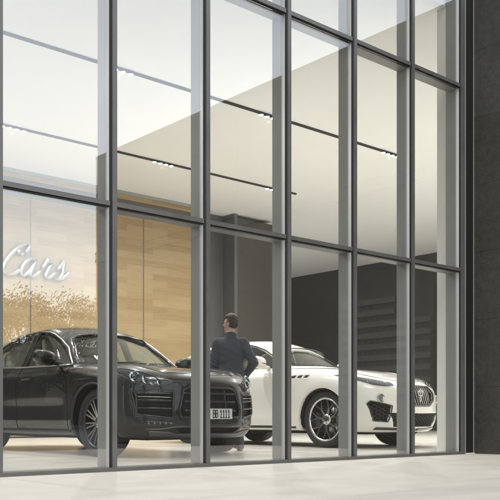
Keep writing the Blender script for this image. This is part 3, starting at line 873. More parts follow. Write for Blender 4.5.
def black_details():
    car, root = bc, black_car
    for sg in (-1, 1):
        # window surround
        m = MB()
        out = [(-1.90,1.128),(-1.35,1.095),(-.40,1.064),(.68,1.052),(.40,1.28),(.21,1.39),(.03,1.47),(-.12,1.508),(-.40,1.532),(-.75,1.522),(-1.03,1.483),(-1.23,1.412),(-1.42,1.31),(-1.6,1.25),(-1.76,1.188)]
        car.line(out, 'y', sg, .0095, .009, 140, True, m); m.build('window_trim', M['satin'], root)
        for a, b in ((-.46,-.36), (-1.41,-1.34)):
            car.patch([(a,1.08),(b,1.075)], [(a,1.515 if a > -1 else 1.30),(b,1.515 if a > -1 else 1.335)], 'y', sg, 6, 14, .003, .004).build('pillar_trim', M['gloss_black'], root)
        # headlight: almond outline, bowl, lens, projectors
        lo_ = [(sg*.47,.812),(sg*.57,.778),(sg*.70,.775),(sg*.81,.812),(sg*.885,.90)]
        hi_ = [(sg*.47,.817),(sg*.57,.858),(sg*.70,.925),(sg*.81,.968),(sg*.885,.945)]
        e = empty('headlight'); e.parent = root
        car.patch(lo_, hi_, 'x', 1, 40, 12, .002, .004).build('lamp_bowl', M['bowl_dark'], e)
        for (yy, zz, rr) in ((.785,.872,.060), (.655,.826,.043)):
            m = MB(); P = car.hit([(0, sg*yy, zz)], 'x', 1)[0]; n = car.normal(P[None])[0]
            n = (n+np.array([1.2,0,0])); n /= np.linalg.norm(n)
            u = np.cross([0,0,1], n); u /= np.linalg.norm(u); v = np.cross(n, u)
            for (ra, rb, oa, ob, mi) in ((rr, rr*.82, .010, .014, 0), (rr*.82, rr*.60, .014, .006, 1), (rr*.55, .0001, .012, .020, 2)):
                vs = []; K = 28
                for r_, o_ in ((ra, oa), (rb, ob)):
                    for k in range(K):
                        a = 2*math.pi*k/K; vs.append(P+u*math.cos(a)*r_+v*math.sin(a)*r_+n*o_)
                m.add(vs, [(k,(k+1)%K,K+(k+1)%K,K+k) for k in range(K)], mi, True)
            for k in range(4):   # four small running lights around each projector
                a = math.pi/4+k*math.pi/2; c = P+u*math.cos(a)*rr*.72+v*math.sin(a)*rr*.72+n*.014
                q = [c+u*sx*rr*.09+v*sy*rr*.09+n*.004 for sx, sy in ((-1,-1),(1,-1),(1,1),(-1,1))]
                m.add(q, [(0,1,2,3)], 0)
            m.build('projector', [M['lamp_glow'], M['gloss_black'], M['blue_glint']], e)
        # bright reflector sickles beside the projectors
        for (yy, zz, hh, ww) in ((.708,.838,.085,.030), (.592,.808,.050,.022)):
            m = MB(); pts = [(0, sg*(yy+.020*math.cos(t)*1.2), zz+hh*t/2.4) for t in np.linspace(-1.2, 1.2, 12)]
            P = car.hit(pts, 'x', 1); P = P+car.normal(P)*.007
            m.tube(P.tolist(), ww*.45, 6, 0, rs=[ww*.12+ww*.42*math.sin(math.pi*i/11) for i in range(12)]); m.build('reflector', M['lamp_glow'], e)
        m = MB(); car.line(lo_+hi_[::-1], 'x', 1, .005, .004, 110, True, m); m.build('lamp_surround', M['dull_metal'], e)
        car.patch(lo_, hi_, 'x', 1, 40, 12, .036, .003).build('lens', M['lens'], e)
        # side intake with three blades
        ip = [(sg*a, b) for a, b in DB['recess'][0][0]]
        m = MB(); hexmesh(m, car, ip, 'x', 1, .032, .0035, .055, kind='h'); m.build('intake_mesh', M['plastic'], root)
        m = MB(); car.line(ip, 'x', 1, .012, -.004, 90, True, m, seg=8); m.build('intake_surround', M['gloss_black'], root)
        for zz, w in ((.690,.014), (.615,.011), (.53,.011)):
            ya, yb = (.485, .815)
            pts = [(0, sg*y_, zz+.012*(y_-.43)/.4) for y_ in np.linspace(ya, yb, 14)]
            P = car.hit(pts, 'x', 1); P[:,0] -= .008
            m = MB(); m.tube(P.tolist(), w, 8); m.build('intake_blade', M['gloss_black'], root)
        pts = [(0, sg*.805, zz) for zz in np.linspace(.49,.70,8)]; P = car.hit(pts,'x',1); P[:,0] -= .006
        m = MB(); m.tube(P.tolist(), .013, 8); m.build('intake_blade', M['gloss_black'], root)
        pts = [(0, sg*y_, 0.650+.012*(y_-.43)/.4) for y_ in np.linspace(.50, .80, 12)]; P = car.hit(pts,'x',1); P[:,0] += .004
        m = MB(); m.tube(P.tolist(), .0045, 6); m.build('daytime_light', M['satin'], root)
        # lower light strip
        lo_ = [(sg*.50,.345),(sg*.74,.375)]; hi_ = [(sg*.47,.385),(sg*.77,.405)]
        car.patch(lo_, hi_, 'x', 1, 24, 5, .003, .006).build('fog_light', M['gloss_black'], root)
        for k in range(5):
            yy = .51+.05*k; P = car.hit([(0, sg*yy, .378)],'x',1)[0]; m = MB(); m.box(P[0]+.002, P[0]+.007, P[1]-.013, P[1]+.013, .368, .388)
            m.build('light_chip', M['satin'], root)
        # rocker blade and arch lip
        for c in (DB['wb']/2, -DB['wb']/2):
            m = MB(); a = np.linspace(R(-12), R(192), 50); car.line([(c+math.cos(t)*.441, DB['wr']+math.sin(t)*.441) for t in a], 'y', sg, .010, -.004, 60, mb=m)
            m.build('arch_lip', M['plastic'], root)
        m = MB(); car.line([(-.88,.285),(.92,.285)], 'y', sg, .022, -.008, 40, mb=m); m.build('sill_blade', M['plastic'], root)
        m = MB(); car.line([(.98,.86),(1.30,.87)], 'y', sg, .004, .001, 20, mb=m); m.build('wing_badge_strip', M['plastic'], root)
    # centre grille: mesh, two broad bars
    gp = DB['recess'][1][0]; gp = gp[1:5]+[(-a,b) for a,b in gp[1:5][::-1]]
    m = MB(); hexmesh(m, car, gp, 'x', 1, .030, .0035, .06, kind='h'); hexmesh(m, car, gp, 'x', 1, .075, .0035, .06, kind='v'); m.build('grille_mesh', M['plastic'], root)
    m = MB(); car.line(gp, 'x', 1, .012, -.004, 120, True, m, seg=8); m.build('grille_surround', M['gloss_black'], root)
    for zz in (.70, .61, .515):
        P = car.hit([(0, y_, zz) for y_ in np.linspace(-.36,.36,24)], 'x', 1); P[:,0] -= .012
        m = MB(); m.tube(P.tolist(), .013, 8); m.build('grille_bar', M['gloss_black'], root)
    for yy in (-.20,.20):
        P = car.hit([(0, yy, z_) for z_ in np.linspace(.45,.75,10)], 'x', 1); P[:,0] -= .018
        m = MB(); m.tube(P.tolist(), .008, 8); m.build('grille_bar', M['gloss_black'], root)
    # silver skid lip
    lo_ = [(-.66,.232),(0,.212),(.66,.232)]; hi_ = [(-.70,.30),(-.50,.285),(-.42,.262),(.42,.262),(.50,.285),(.70,.30)]
    car.patch(lo_, hi_, 'x', 1, 50, 6, .008, .02).build('skid_plate', M['dull_metal'], root)
    m = MB(); car.line([(-.72,.315),(-.55,.315),(-.46,.345),(.46,.345),(.55,.315),(.72,.315)], 'x', 1, .008, .002, 80, mb=m); m.build('bumper_bar', M['dull_metal'], root)
    # bonnet: shut line and crest
    m = MB()
    for sg in (-1, 1): car.line([(.92, sg*.70), (1.4, sg*.67), (1.85, sg*.60), (2.06, sg*.48)], 'z', 1, .0035, 0, 60, mb=m)
    car.line([(2.06,-.48),(2.13,-.25),(2.145,0),(2.13,.25),(2.06,.48)], 'z', 1, .0035, 0, 50, mb=m); m.build('bonnet_gap', M['well'], root)
    P = car.hit([(2.19-.02, 0, 0)], 'z', 1)[0]; m = MB(); n = car.normal(P[None])[0]; u = np.array([0,1,0]); v = np.cross(u, n)
    sh = [(-.022,-.028),(.022,-.028),(.026,.0),(.018,.022),(0,.034),(-.018,.022),(-.026,.0)]
    m.add([P+u*a-v*b*-1+n*.006 for a, b in sh]+[P+u*a+v*b-n*.004 for a, b in sh], [list(range(7))]+[(i,(i+1)%7,7+(i+1)%7,7+i) for i in range(7)]); m.build('bonnet_crest', M['gold'], root)
    # wipers
    m = MB()
    for y0, y1 in ((.55,-.05), (-.05,-.58)):
        P = car.hit([(0, y_, 1.09+.03*abs(y_-y1)) for y_ in np.linspace(y0, y1, 12)], 'x', 1); P[:,0] += .012
        m.tube(P.tolist(), .007, 6)
    m.build('wiper', M['plastic'], root)
    # number plate
    pl = empty('number_plate'); pl.parent = root
    px = float(car.nose(.50))+.015; pz = .478
    m = MB(); m.box(px-.03, px, -.265, .265, pz-.062, pz+.062, 0); m.build('plate_holder', M['plastic'], pl)
    m = MB(); m.box(px+.0005, px+.004, -.26, .26, pz-.057, pz+.057, 0); m.box(px+.0045, px+.0052, -.258, -.218, pz-.055, pz+.055, 1); m.build('plate_board', [M['plate_white'], mat('plate_blue', (.02,.06,.3), .4)], pl)
    G = {'B': [[(0,0),(0,1)],[(0,1),(.62,1),(.85,.9),(.85,.62),(.62,.52),(0,.52)],[(.62,.52),(.95,.40),(.95,.12),(.66,0),(0,0)]],
         '1': [[(.15,.78),(.5,1),(.5,0)],[(.15,0),(.85,0)]]}
    x = -.012; hgt = .082; wdt = .029
    m = MB()
    for ch in 'BB 1111':
        if ch == ' ': x += .022; continue
        for st in G[ch]:
            pts = [(x+a*wdt, pz-hgt/2+b*hgt) for a, b in st]
            for (a, b), (c, d) in zip(pts[:-1], pts[1:]):
                L_ = math.hypot(c-a, d-b); ux, uz = (c-a)/L_, (d-b)/L_; w_ = .0052
                q = [(a-ux*w_-uz*w_, b-uz*w_+ux*w_), (c+ux*w_-uz*w_, d+uz*w_+ux*w_), (c+ux*w_+uz*w_, d+uz*w_-ux*w_), (a-ux*w_+uz*w_, b-uz*w_-ux*w_)]
                off = .0003*(len(m.f)%7)
                m.prism(q, 'x', px+.0043, px+.0058+off*.3)
        x += .0375
    m.build('plate_lettering', M['plate_ink'], pl)
black_details()
# ------------------------------------------------------------------ the white car
DW = dict(yaw=4.5, scale=(1.02,1.02,1.06), half=.98, wb=3.004, wr=.395, rim=.305, arch=.435, flare=.028, top=1.69, nose_x=2.54, tail_x=-2.56, crown=.085, wing=.022, bow=.46, bowp=2.8,
  wrap=.18, tumble=.46, cav=(-2.1,.62), kshoulder=.11, seat_dz=.04,
  nose=[(.1,2.29),(.20,2.38),(.30,2.46),(.42,2.515),(.55,2.525),(.68,2.515),(.80,2.48),(.88,2.42),(.95,2.30),(1.02,2.06),(1.2,1.6)],
  tail=[(.1,-2.3),(.25,-2.42),(.45,-2.53),(.65,-2.55),(.85,-2.50),(1.0,-2.46),(1.2,-2.3)],
  hood=[(-2.6,1.12),(-2.0,1.19),(-1.0,1.17),(0,1.165),(.5,1.17),(.9,1.16),(1.4,1.125),(1.8,1.07),(2.1,1.005),(2.28,.94),(2.45,.86)],
  roof=[(-2.65,1.02),(-2.5,1.16),(-2.3,1.34),(-2.0,1.485),(-1.5,1.60),(-1.0,1.643),(-.6,1.652),(-.35,1.64),(-.05,1.585),(.20,1.50),(.50,1.36),(.75,1.23),(1.0,1.09),(1.4,.74)],
  wide=[(-2.6,.88),(-2.0,.975),(-1.5,1.0),(-.2,.975),(1.2,.995),(1.7,.99),(2.15,.94),(2.45,.90)],
  tuck=[(.1,.93),(.25,.955),(.45,.985),(.65,.998),(.82,1.0),(.96,.985),(1.08,.95),(1.19,.89),(1.35,.8)],
  belt=[(-2.4,1.1),(1,1.1)], bottom=[(-2.6,.40),(-2.2,.30),(-1.5,.245),(0,.235),(1.5,.235),(2.0,.225),(2.3,.22),(2.45,.23)],
  cabw=[(-2.6,.72),(-2.1,.80),(-1.5,.865),(-.7,.89),(.2,.885),(.7,.85),(1.1,.80)],
  side_win=[[(-.50,1.185),(.47,1.178),(.22,1.34),(.03,1.43),(-.14,1.49),(-.30,1.523),(-.50,1.537)],
            [(-1.44,1.205),(-.60,1.19),(-.60,1.54),(-.9,1.533),(-1.16,1.498),(-1.34,1.44),(-1.44,1.39)],
            [(-1.89,1.225),(-1.51,1.21),(-1.51,1.355),(-1.66,1.305),(-1.80,1.252)]],
  side_glass=[([(-.51,1.18),(.49,1.173)],[(-.51,1.542),(-.30,1.528),(-.14,1.495),(.04,1.435),(.24,1.337),(.495,1.176)]),
              ([(-1.45,1.20),(-.59,1.185)],[(-1.45,1.395),(-1.34,1.445),(-1.16,1.503),(-.9,1.538),(-.59,1.545)]),
              ([(-1.90,1.22),(-1.50,1.205)],[(-1.90,1.226),(-1.80,1.257),(-1.66,1.31),(-1.50,1.36)])],
  screen=[(-.1,1.195),(.69,1.195),(.645,1.28),(.505,1.425),(.44,1.458),(-.1,1.495)],
  screen_full=([(-.70,1.19),(.70,1.19)],[(-.495,1.440),(-.42,1.468),(-.25,1.488),(0,1.500),(.25,1.488),(.42,1.468),(.495,1.440)]),
  screen_top_x=-.08, screen_top_z=1.52,
  rear_screen=[(-.1,1.24),(.60,1.24),(.50,1.40),(-.1,1.44)],
  rear_full=([(-.61,1.235),(.61,1.235)],[(-.51,1.405),(0,1.445),(.51,1.405)]),
  recess=[([(-.1,.585),(.25,.585),(.38,.66),(.42,.76),(.36,.86),(-.1,.872)], .085),
          ([(.60,.365),(.78,.38),(.85,.61),(.82,.645),(.56,.58)], .075),
          ([(-.1,.295),(.48,.295),(.58,.465),(.56,.485),(-.1,.475)], .06)],
  mirror=(.30,1.06,1.235), handles=[(-.30,1.02),(-1.18,1.05)], chrome_handle=True,
  shut_lines=[[(.82,.30),(.84,.62),(.80,.90),(.68,1.12)],[(-.55,.30),(-.55,1.18)],[(.82,.30),(-.55,.30)],[(-1.10,.48),(-1.28,.74),(-1.42,.92),(-1.47,1.20)],[(-.55,.30),(-1.0,.31),(-1.10,.48)]])
wc, white_car = common_car('parked_car', DW, M['pearl'], 'wye', M['leather_dark'], (7.125-1.53*math.sin(R(4.5)), 2.42+1.53, 0))
tag(white_car, 'pearl white sports utility car with trident grille emblem facing the glass', 'car')
def white_details():
    car, root = wc, white_car
    for sg in (-1, 1):
        m = MB()
        out = [(-1.94,1.215),(-1.45,1.194),(-.54,1.174),(.52,1.165),(.25,1.345),(.05,1.445),(-.14,1.505),(-.30,1.54),(-.54,1.553),(-.9,1.548),(-1.17,1.512),(-1.35,1.453),(-1.52,1.375),(-1.68,1.315),(-1.82,1.262)]
        car.line(out, 'y', sg, .010, .006, 140, True, m); m.build('window_trim', M['gloss_black'], root)
        for a, b in ((-.61,-.49), (-1.52,-1.43)):
            car.patch([(a,1.188),(b,1.184)], [(a,1.54 if a > -1 else 1.35),(b,1.54 if a > -1 else 1.392)], 'y', sg, 6, 14, .003, .004).build('pillar_trim', M['gloss_black'], root)
        # slim headlight
        lo_ = [(sg*.44,.862),(sg*.60,.842),(sg*.74,.862),(sg*.86,.930),(sg*.915,.992)]
        hi_ = [(sg*.44,.905),(sg*.60,.932),(sg*.74,.972),(sg*.86,1.012),(sg*.915,1.005)]
        e = empty('headlight'); e.parent = root
        car.patch(lo_, hi_, 'x', 1, 40, 10, .002, .004).build('lamp_bowl', M['bowl_dark'], e)
        for (yy, zz, rr) in ((.745,.915,.026), (.655,.888,.022), (.825,.955,.018)):
            P = car.hit([(0, sg*yy, zz)], 'x', 1)[0]; n = car.normal(P[None])[0]; n = n+np.array([1.2,0,0]); n /= np.linalg.norm(n)
            u = np.cross([0,0,1], n); u /= np.linalg.norm(u); v = np.cross(n, u); K = 24; m = MB()
            for (ra, rb, oa, ob, mi) in ((rr, rr*.8, .008, .012, 0), (rr*.8, .0001, .010, .018, 1)):
                vs = []
                for r_, o_ in ((ra, oa), (rb, ob)):
                    for k in range(K):
                        a = 2*math.pi*k/K; vs.append(P+u*math.cos(a)*r_+v*math.sin(a)*r_+n*o_)
                m.add(vs, [(k,(k+1)%K,K+(k+1)%K,K+k) for k in range(K)], mi, True)
            m.build('projector', [M['lamp_glow'], M['blue_glint']], e)
        m = MB(); car.line(lo_, 'x', 1, .003, .004, 60, mb=m); m.build('daytime_light', M['dull_metal'], e)
        car.patch(lo_, hi_, 'x', 1, 40, 10, .026, .003).build('lens', M['lens'], e)
        # round fog lamp
        P = car.hit([(0, sg*.70, .685)], 'x', 1)[0]; n = car.normal(P[None])[0]; n = n+np.array([.9,0,0]); n /= np.linalg.norm(n)
        u = np.cross([0,0,1], n); u /= np.linalg.norm(u); v = np.cross(n, u); K = 32; m = MB()
        for (ra, rb, oa, ob, mi) in ((.060, .050, .004, .014, 0), (.050, .040, .014, .004, 2), (.040, .0001, .004, .018, 1)):
            vs = []
            for r_, o_ in ((ra, oa), (rb, ob)):
                for k in range(K):
                    a = 2*math.pi*k/K; vs.append(P+u*math.cos(a)*r_+v*math.sin(a)*r_+n*o_)
            m.add(vs, [(k,(k+1)%K,K+(k+1)%K,K+k) for k in range(K)], mi, True)
        m.build('fog_lamp', [M['satin'], M['lampbowl'], M['gloss_black']], root)
        # honeycomb side intake
        ip = [(sg*a, b) for a, b in DW['recess'][1][0]]
        m = MB(); hexmesh(m, car, ip, 'x', 1, .058, .0065, .030); m.build('intake_mesh', M['alloy_dark'], root)
        m = MB(); car.line(ip, 'x', 1, .009, 0, 70, True, m); m.build('intake_surround', M['gloss_black'], root)
        # three vents behind the front arch
        for k in range(3):
            x0 = 1.17-.125*k; z0 = 1.005
            lo_ = [(x0-.050,z0-.016),(x0+.030,z0-.020)]; hi_ = [(x0-.028,z0+.016),(x0+.056,z0+.020)]
            car.patch(lo_, hi_, 'y', sg, 10, 5, .003, .006).build('wing_vent', M['gloss_black'], root)
        for c in (DW['wb']/2, -DW['wb']/2):
            m = MB(); a = np.linspace(R(-12), R(192), 50); car.line([(c+math.cos(t)*.447, DW['wr']+math.sin(t)*.447) for t in a], 'y', sg, .006, -.003, 60, mb=m)
            m.build('arch_lip', M['pearl'], root)
        m = MB(); car.line([(-.98,.282),(.98,.282)], 'y', sg, .020, -.010, 40, mb=m); m.build('sill_blade', M['plastic'], root)
        P = car.patch([(sg*.02,.245),(sg*.74,.262)], [(sg*.02,.272),(sg*.72,.292)], 'x', 1, 30, 4, .010, .02); P.build('front_splitter', M['gloss_black'], root)
        m = MB()
        car.line([(.70, sg*.74), (1.3, sg*.72), (1.8, sg*.66), (2.12, sg*.52), (2.25, sg*.36)], 'z', 1, .0035, 0, 70, mb=m); m.build('bonnet_gap', M['well'], root)
    gp = DW['recess'][0][0]; gp = gp[1:5]+[(-a,b) for a,b in gp[1:5][::-1]]
    # concave grille: vertical blades
    for k in range(-6, 7):
        y = k*.058
        zz = [z_ for z_ in np.linspace(.59,.868,16) if poly_sdf(np.array([y]), np.array([z_]), gp)[0] < .004]
        if len(zz) < 2: continue
        P = car.hit([(0, y, z_) for z_ in zz], 'x', 1); m = MB()
        pts = [(p[0]-.030-.030*math.sin(math.pi*(p[2]-.58)/.30), p[1], p[2]) for p in P]
        m.tube(pts, .0085, 6); m.build('grille_blade', M['satin'], root)
    m = MB(); car.line(gp, 'x', 1, .011, .001, 120, True, m); m.build('grille_surround', M['gloss_black'], root)
    # trident emblem
    m = MB(); x0 = float(car.nose(.665))+.006
    def st(pts, r=.0065): m.tube([(x0, a, .73+b) for a, b in pts], r, 8)
    st([(0,-.085),(0,.085)]); st([(0,.095),(-.014,.070)], .005); st([(0,.095),(.014,.070)], .005)
    for q in (-1, 1):
        st([(0,-.012),(q*.030,-.006),(q*.052,.012),(q*.054,.035),(q*.044,.060)]); st([(q*.044,.068),(q*.030,.050)], .005); st([(q*.044,.068),(q*.060,.046)], .005)
    st([(-.030,-.030),(.030,-.030)]); st([(-.018,-.085),(.018,-.085)], .005)
    m.tube([(x0-.07,0,.665),(x0,0,.665)], .006, 6); m.build('trident_emblem', M['chrome'], root)
    # lower honeycomb
    lp = DW['recess'][2][0]; lp = lp[1:4]+[(-a,b) for a,b in lp[1:4][::-1]]
    m = MB(); hexmesh(m, car, lp, 'x', 1, .055, .006, .025); m.build('lower_mesh', M['alloy_dark'], root)
    m = MB(); car.line([(2.25,-.36),(2.30,-.18),(2.31,0),(2.30,.18),(2.25,.36)], 'z', 1, .0035, 0, 50, mb=m); m.build('bonnet_gap', M['well'], root)
    m = MB()
    for y0, y1 in ((.58,-.05), (-.05,-.60)):
        P = car.hit([(0, y_, 1.197+.03*abs(y_-y1)) for y_ in np.linspace(y0, y1, 12)], 'x', 1); P[:,0] += .012
        m.tube(P.tolist(), .007, 6)
    m.build('wiper', M['plastic'], root)
white_details()
# ------------------------------------------------------------------ the man in the suit
def cone(X, Y, Z, a, b, ra, rb, sy=1.0):
    ax, ay, az = a; bx, by, bz = b
    dx, dy, dz = bx-ax, by-ay, bz-az
    px, py, pz = X-ax, (Y-ay), Z-az
    t = np.clip((px*dx+py*dy+pz*dz)/(dx*dx+dy*dy+dz*dz), 0, 1)
    return np.sqrt((px-dx*t)**2+((py-dy*t)/sy)**2+(pz-dz*t)**2)-(ra+(rb-ra)*t)
def ell(X, Y, Z, c, r):
    k = np.sqrt(((X-c[0])/r[0])**2+((Y-c[1])/r[1])**2+((Z-c[2])/r[2])**2)
    return (k-1)*min(r)
YAW = R(62)            # the head looks over to the left
HC = (-.005, .02)
def headspace(X, Y):
    x, y = X-HC[0], Y-HC[1]
    return x*math.cos(YAW)+y*math.sin(YAW), -x*math.sin(YAW)+y*math.cos(YAW)
def skull(X, Y, Z):
    hx, hy = headspace(X, Y)
    f = ell(hx, hy, Z, (0,-.012,1.705), (.077,.098,.098))
    f = smin(f, ell(hx, hy, Z, (0,.030,1.645), (.058,.062,.085)), .03)      # face and jaw
    return f, hx, hy
ARM = dict(
  r=[(.185,.005,1.42),(.335,-.085,1.165),(.205,.055,.985)],
  l=[(-.185,.005,1.42),(-.265,.0,1.13),(-.275,.12,.90)])
def man_skin(X, Y, Z):
    f, hx, hy = skull(X, Y, Z)
    f = smin(f, cone(hx, hy, Z, (0,.088,1.700), (0,.112,1.668), .009, .014), .012)   # nose
    f = smin(f, ell(hx, hy, Z, (0,.080,1.722), (.045,.014,.010)), .012)              # brow
    f = smin(f, ell(hx, hy, Z, (0,.078,1.585), (.024,.020,.018)), .02)               # chin
    f = smin(f, ell(hx, hy, Z, (0,.088,1.628), (.022,.010,.006)), .006)              # lips
    f = smin(f, ell(hx, hy, Z, (0,.087,1.617), (.019,.010,.006)), .006)
    for q in (-1, 1):
        f = smax(f, -ell(hx, hy, Z, (q*.032,.092,1.702), (.016,.016,.010)), .010)    # eye sockets
        f = smin(f, ell(hx, hy, Z, (q*.032,.075,1.701), (.012,.012,.009)), .004)
        ear = ell(hx-q*.079, hy+.010+.15*(Z-1.69), Z, (0,0,1.685), (.012,.022,.034))
        ear = smax(ear, -ell(hx-q*.086, hy-.002, Z, (0,0,1.688), (.010,.013,.020)), .006)
        f = smin(f, ear, .008)
    f = smin(f, cone(X, Y, Z, (0,-.012,1.48), (HC[0],HC[1]-.015,1.62), .062, .056), .025)
    # trunk and limbs, inside the clothes
    f = smin(f, cone(X, Y, Z, (0,0,1.0), (0,0,1.40), .10, .11), .04)
    for k in 'rl':
        a, b, c = ARM[k]; q = 1 if k == 'r' else -1
        f = smin(f, cone(X, Y, Z, (q*.05,0,1.42), a, .05, .045), .03)
        f = smin(f, cone(X, Y, Z, a, b, .045, .036), .02); f = smin(f, cone(X, Y, Z, b, c, .036, .026), .02)
        f = smin(f, cone(X, Y, Z, (q*.08,0,1.0), (q*.105,.01,.50), .075, .05), .04)
        f = smin(f, cone(X, Y, Z, (q*.105,.01,.50), (q*.115,-.01,.10), .05, .038), .03)
        f = smin(f, cone(X, Y, Z, (q*.115,-.01,.07), (q*.135,.15,.045), .036, .03), .03)
    # right hand goes into the pocket, left hand hangs half open
    c = ARM['r'][2]; f = smin(f, cone(X, Y, Z, c, (c[0]-.05,c[1]+.03,c[2]-.10), .030, .034), .02)
    hx0, hy0, hz0 = ARM['l'][2]
    pal = ell(X-hx0, Y-hy0-.018, Z-hz0, (0,.0,-.055), (.021,.040,.055)); f = smin(f, pal, .02)
    for j, (oy, ln) in enumerate(((.030,.070),(.010,.080),(-.010,.074),(-.029,.058))):
        b0 = (hx0, hy0+.018+oy, hz0-.095); b1 = (hx0+.006, b0[1]+.004, b0[2]-ln*.52); b2 = (hx0+.026, b1[1]+.002, b1[2]-ln*.40)
        f = smin(f, cone(X, Y, Z, b0, b1, .0092, .0082), .004); f = smin(f, cone(X, Y, Z, b1, b2, .0082, .0068), .003)
    t0 = (hx0+.010, hy0+.045, hz0-.035); t1 = (hx0+.024, hy0+.072, hz0-.070); t2 = (hx0+.032, hy0+.076, hz0-.098)
    f = smin(f, cone(X, Y, Z, t0, t1, .012, .010), .008); f = smin(f, cone(X, Y, Z, t1, t2, .010, .008), .003)
    return f
ja = interp([(.80,.222),(.90,.214),(1.0,.200),(1.10,.185),(1.22,.196),(1.34,.212),(1.41,.200),(1.46,.155),(1.50,.108),(1.545,.094),(1.60,.09)])
jb = interp([(.80,.160),(.90,.152),(1.0,.142),(1.10,.130),(1.22,.138),(1.34,.138),(1.41,.125),(1.47,.108),(1.52,.101),(1.56,.096)])
def man_jacket(X, Y, Z):
    a = ja(Z); b = jb(Z); cy_ = .004-.012*np.exp(-((Z-.92)/.1)**2)
    f = (np.sqrt((X/a)**2+((Y-cy_)/b)**2)-1)*np.minimum(a, b)
    f = np.maximum(f, .825-Z+.02*np.clip(Y,-.1,.1)); f = np.maximum(f, Z-1.548+.42*(Y+.02))
    for k in 'rl':
        p, q, r = ARM[k]; w = [r[i]+(q[i]-r[i])*.10 for i in range(3)]
        f = smin(f, cone(X, Y, Z, (p[0]*.82,p[1],p[2]-.005), p, .080, .076), .05)
        arm = smin(cone(X, Y, Z, p, q, .078, .061), cone(X, Y, Z, q, w, .061, .047), .02)
        arm = arm+.0040*np.sin(Z*120+X*70+2*np.sin(Y*40))*np.exp(-(((Z-q[2])/.09)**2))
        f = smin(f, arm, .035)
    f = f+.0034*np.sin(52*(Z+.55*np.abs(X))+3*np.sin(11*X+2))*np.exp(-((Z-1.10)/.13)**2)*np.exp(-((np.abs(X)-.10)/.10)**2)+.0026*np.sin(70*(X+.25*Z))*np.exp(-((Z-.90)/.07)**2)
    f = f+.003*np.sin(X*38+Z*22)*np.exp(-((Z-1.05)/.12)**2)+.0025*np.sin(Z*60+X*30)*np.exp(-((Z-1.30)/.08)**2)
    back = (np.asarray(Y) < 0)
    f = f+back*.0028*np.exp(-((X+.004*np.sin(9*Z))/.004)**2)*np.clip((Z-1.0)/.05,0,1)*np.clip((1.47-Z)/.02,0,1)      # centre seam
    f = f+.0040*np.exp(-((Z-1.487-.30*np.maximum(Y,0)+.25*np.abs(X))/.005)**2)*(np.abs(X) < .13)                     # fold of the collar
    f = f+.0028*np.exp(-((np.abs(X)-.185+.10*(1.42-Z))/.005)**2)*np.clip((Z-1.30)/.03,0,1)                              # sleeve seams
    f = smax(f, -(np.maximum(np.maximum(np.abs(X+.02)-.004, Z-1.02), Y+.09)), .004)      # vent at the back
    f = smax(f, -cone(X, Y, Z, (0,-.012,1.49), (0,.0,1.60), .073, .076), .006)          # neck opening
    return f
def man_trousers(X, Y, Z):
    f = ell(X, Y, Z, (0,-.005,.93), (.185,.135,.15))
    for q in (-1, 1):
        f = smin(f, cone(X, Y, Z, (q*.095,-.005,.88), (q*.108,.005,.50), .112, .080), .03)
        leg = cone(X, Y, Z, (q*.108,.005,.50), (q*.118,-.015,.045), .080, .074)
        leg = leg+.004*np.sin(Z*70+q)*np.exp(-((Z-.12)/.09)**2)
        f = smin(f, leg, .03)
    return np.maximum(f, .035-Z)
def man_shoes(q):
    def f(X, Y, Z):
        d = smin(ell(X, Y, Z, (q*.120,-.04,.050), (.042,.075,.050)), ell(X, Y, Z, (q*.138,.10,.035), (.047,.115,.040)), .03)
        return smax(d, .004-Z, .006)
    return f
def man_hair(X, Y, Z):
    f, hx, hy = skull(X, Y, Z)
    n = .0009*np.sin(hx*310+Z*90+7*np.sin(hy*60))*np.sin(Z*230+hy*140+5*np.sin(hx*50))
    n = n+.0035*np.sin(hx*75+2*np.sin(Z*50))*np.sin(hy*60+Z*45+1.3)*np.clip((Z-1.68)/.06,0,1)
    near = np.maximum(.020-hy, Z-1.755+.25*np.clip(hy-.05,0,.1))
    th = np.clip(near/.030, .12, 1)*np.clip((Z-1.60)/.05, .25, 1)
    f = f-.003-(.011+.009*np.clip((Z-1.74)/.06, 0, 1))*th+n*th
    face = np.maximum(.020-hy, Z-1.755+.25*np.clip(hy-.05,0,.1))                 # bare face
    low = 1.622+.60*np.clip(hy+.055, 0, .12)
    ear = ell(np.abs(hx), hy, Z, (.088,-.006,1.676), (.026,.024,.036))
    return np.maximum(np.maximum(np.maximum(f, -face), -ear), low-Z)
def man_collar(X, Y, Z):
    d = cone(X, Y, Z, (0,-.014,1.470), (HC[0],-.006,1.575), .072, .068)
    d = np.maximum(d, -cone(X, Y, Z, (0,-.014,1.470), (HC[0],-.006,1.585), .064, .062))
    return np.maximum(d, Z-1.560+.42*(Y+.02))
man = empty('person', (4.455,2.43,0), R(-41)); man.scale = (.93,.96,1.015)
tag(man, 'short haired man in dark suit seen from behind, head turned left, between the two cars', 'person')
M['skin'] = mat('skin', (.50,.33,.25), .5); M['suit'] = mat('suit_wool', (.056,.058,.076), .85, noise=.18, nscale=120, bump=.1, bscale=300)
M['hair'] = mat('dark_hair', (.030,.020,.013), .5, noise=.5, nscale=160, bump=.6, bscale=220); M['shirt'] = mat('white_shirt', (.74,.76,.80), .7); M['shoe'] = mat('shoe_leather', (.012,.010,.009), .3)
def man_part(f, name, m, lo, hi, h, parent=man):
    V, Q = implicit_mesh(f, lo, hi, h); return mesh_from(name, V, Q, m, None, parent)
man_part(man_skin, 'body', M['skin'], (-.36,-.20,0.0), (.42,.30,1.84), .006)
man_part(man_hair, 'hair', M['hair'], (-.14,-.14,1.54), (.14,.16,1.84), .004)
man_part(man_collar, 'shirt_collar', M['shirt'], (-.10,-.11,1.44), (.10,.10,1.60), .004)
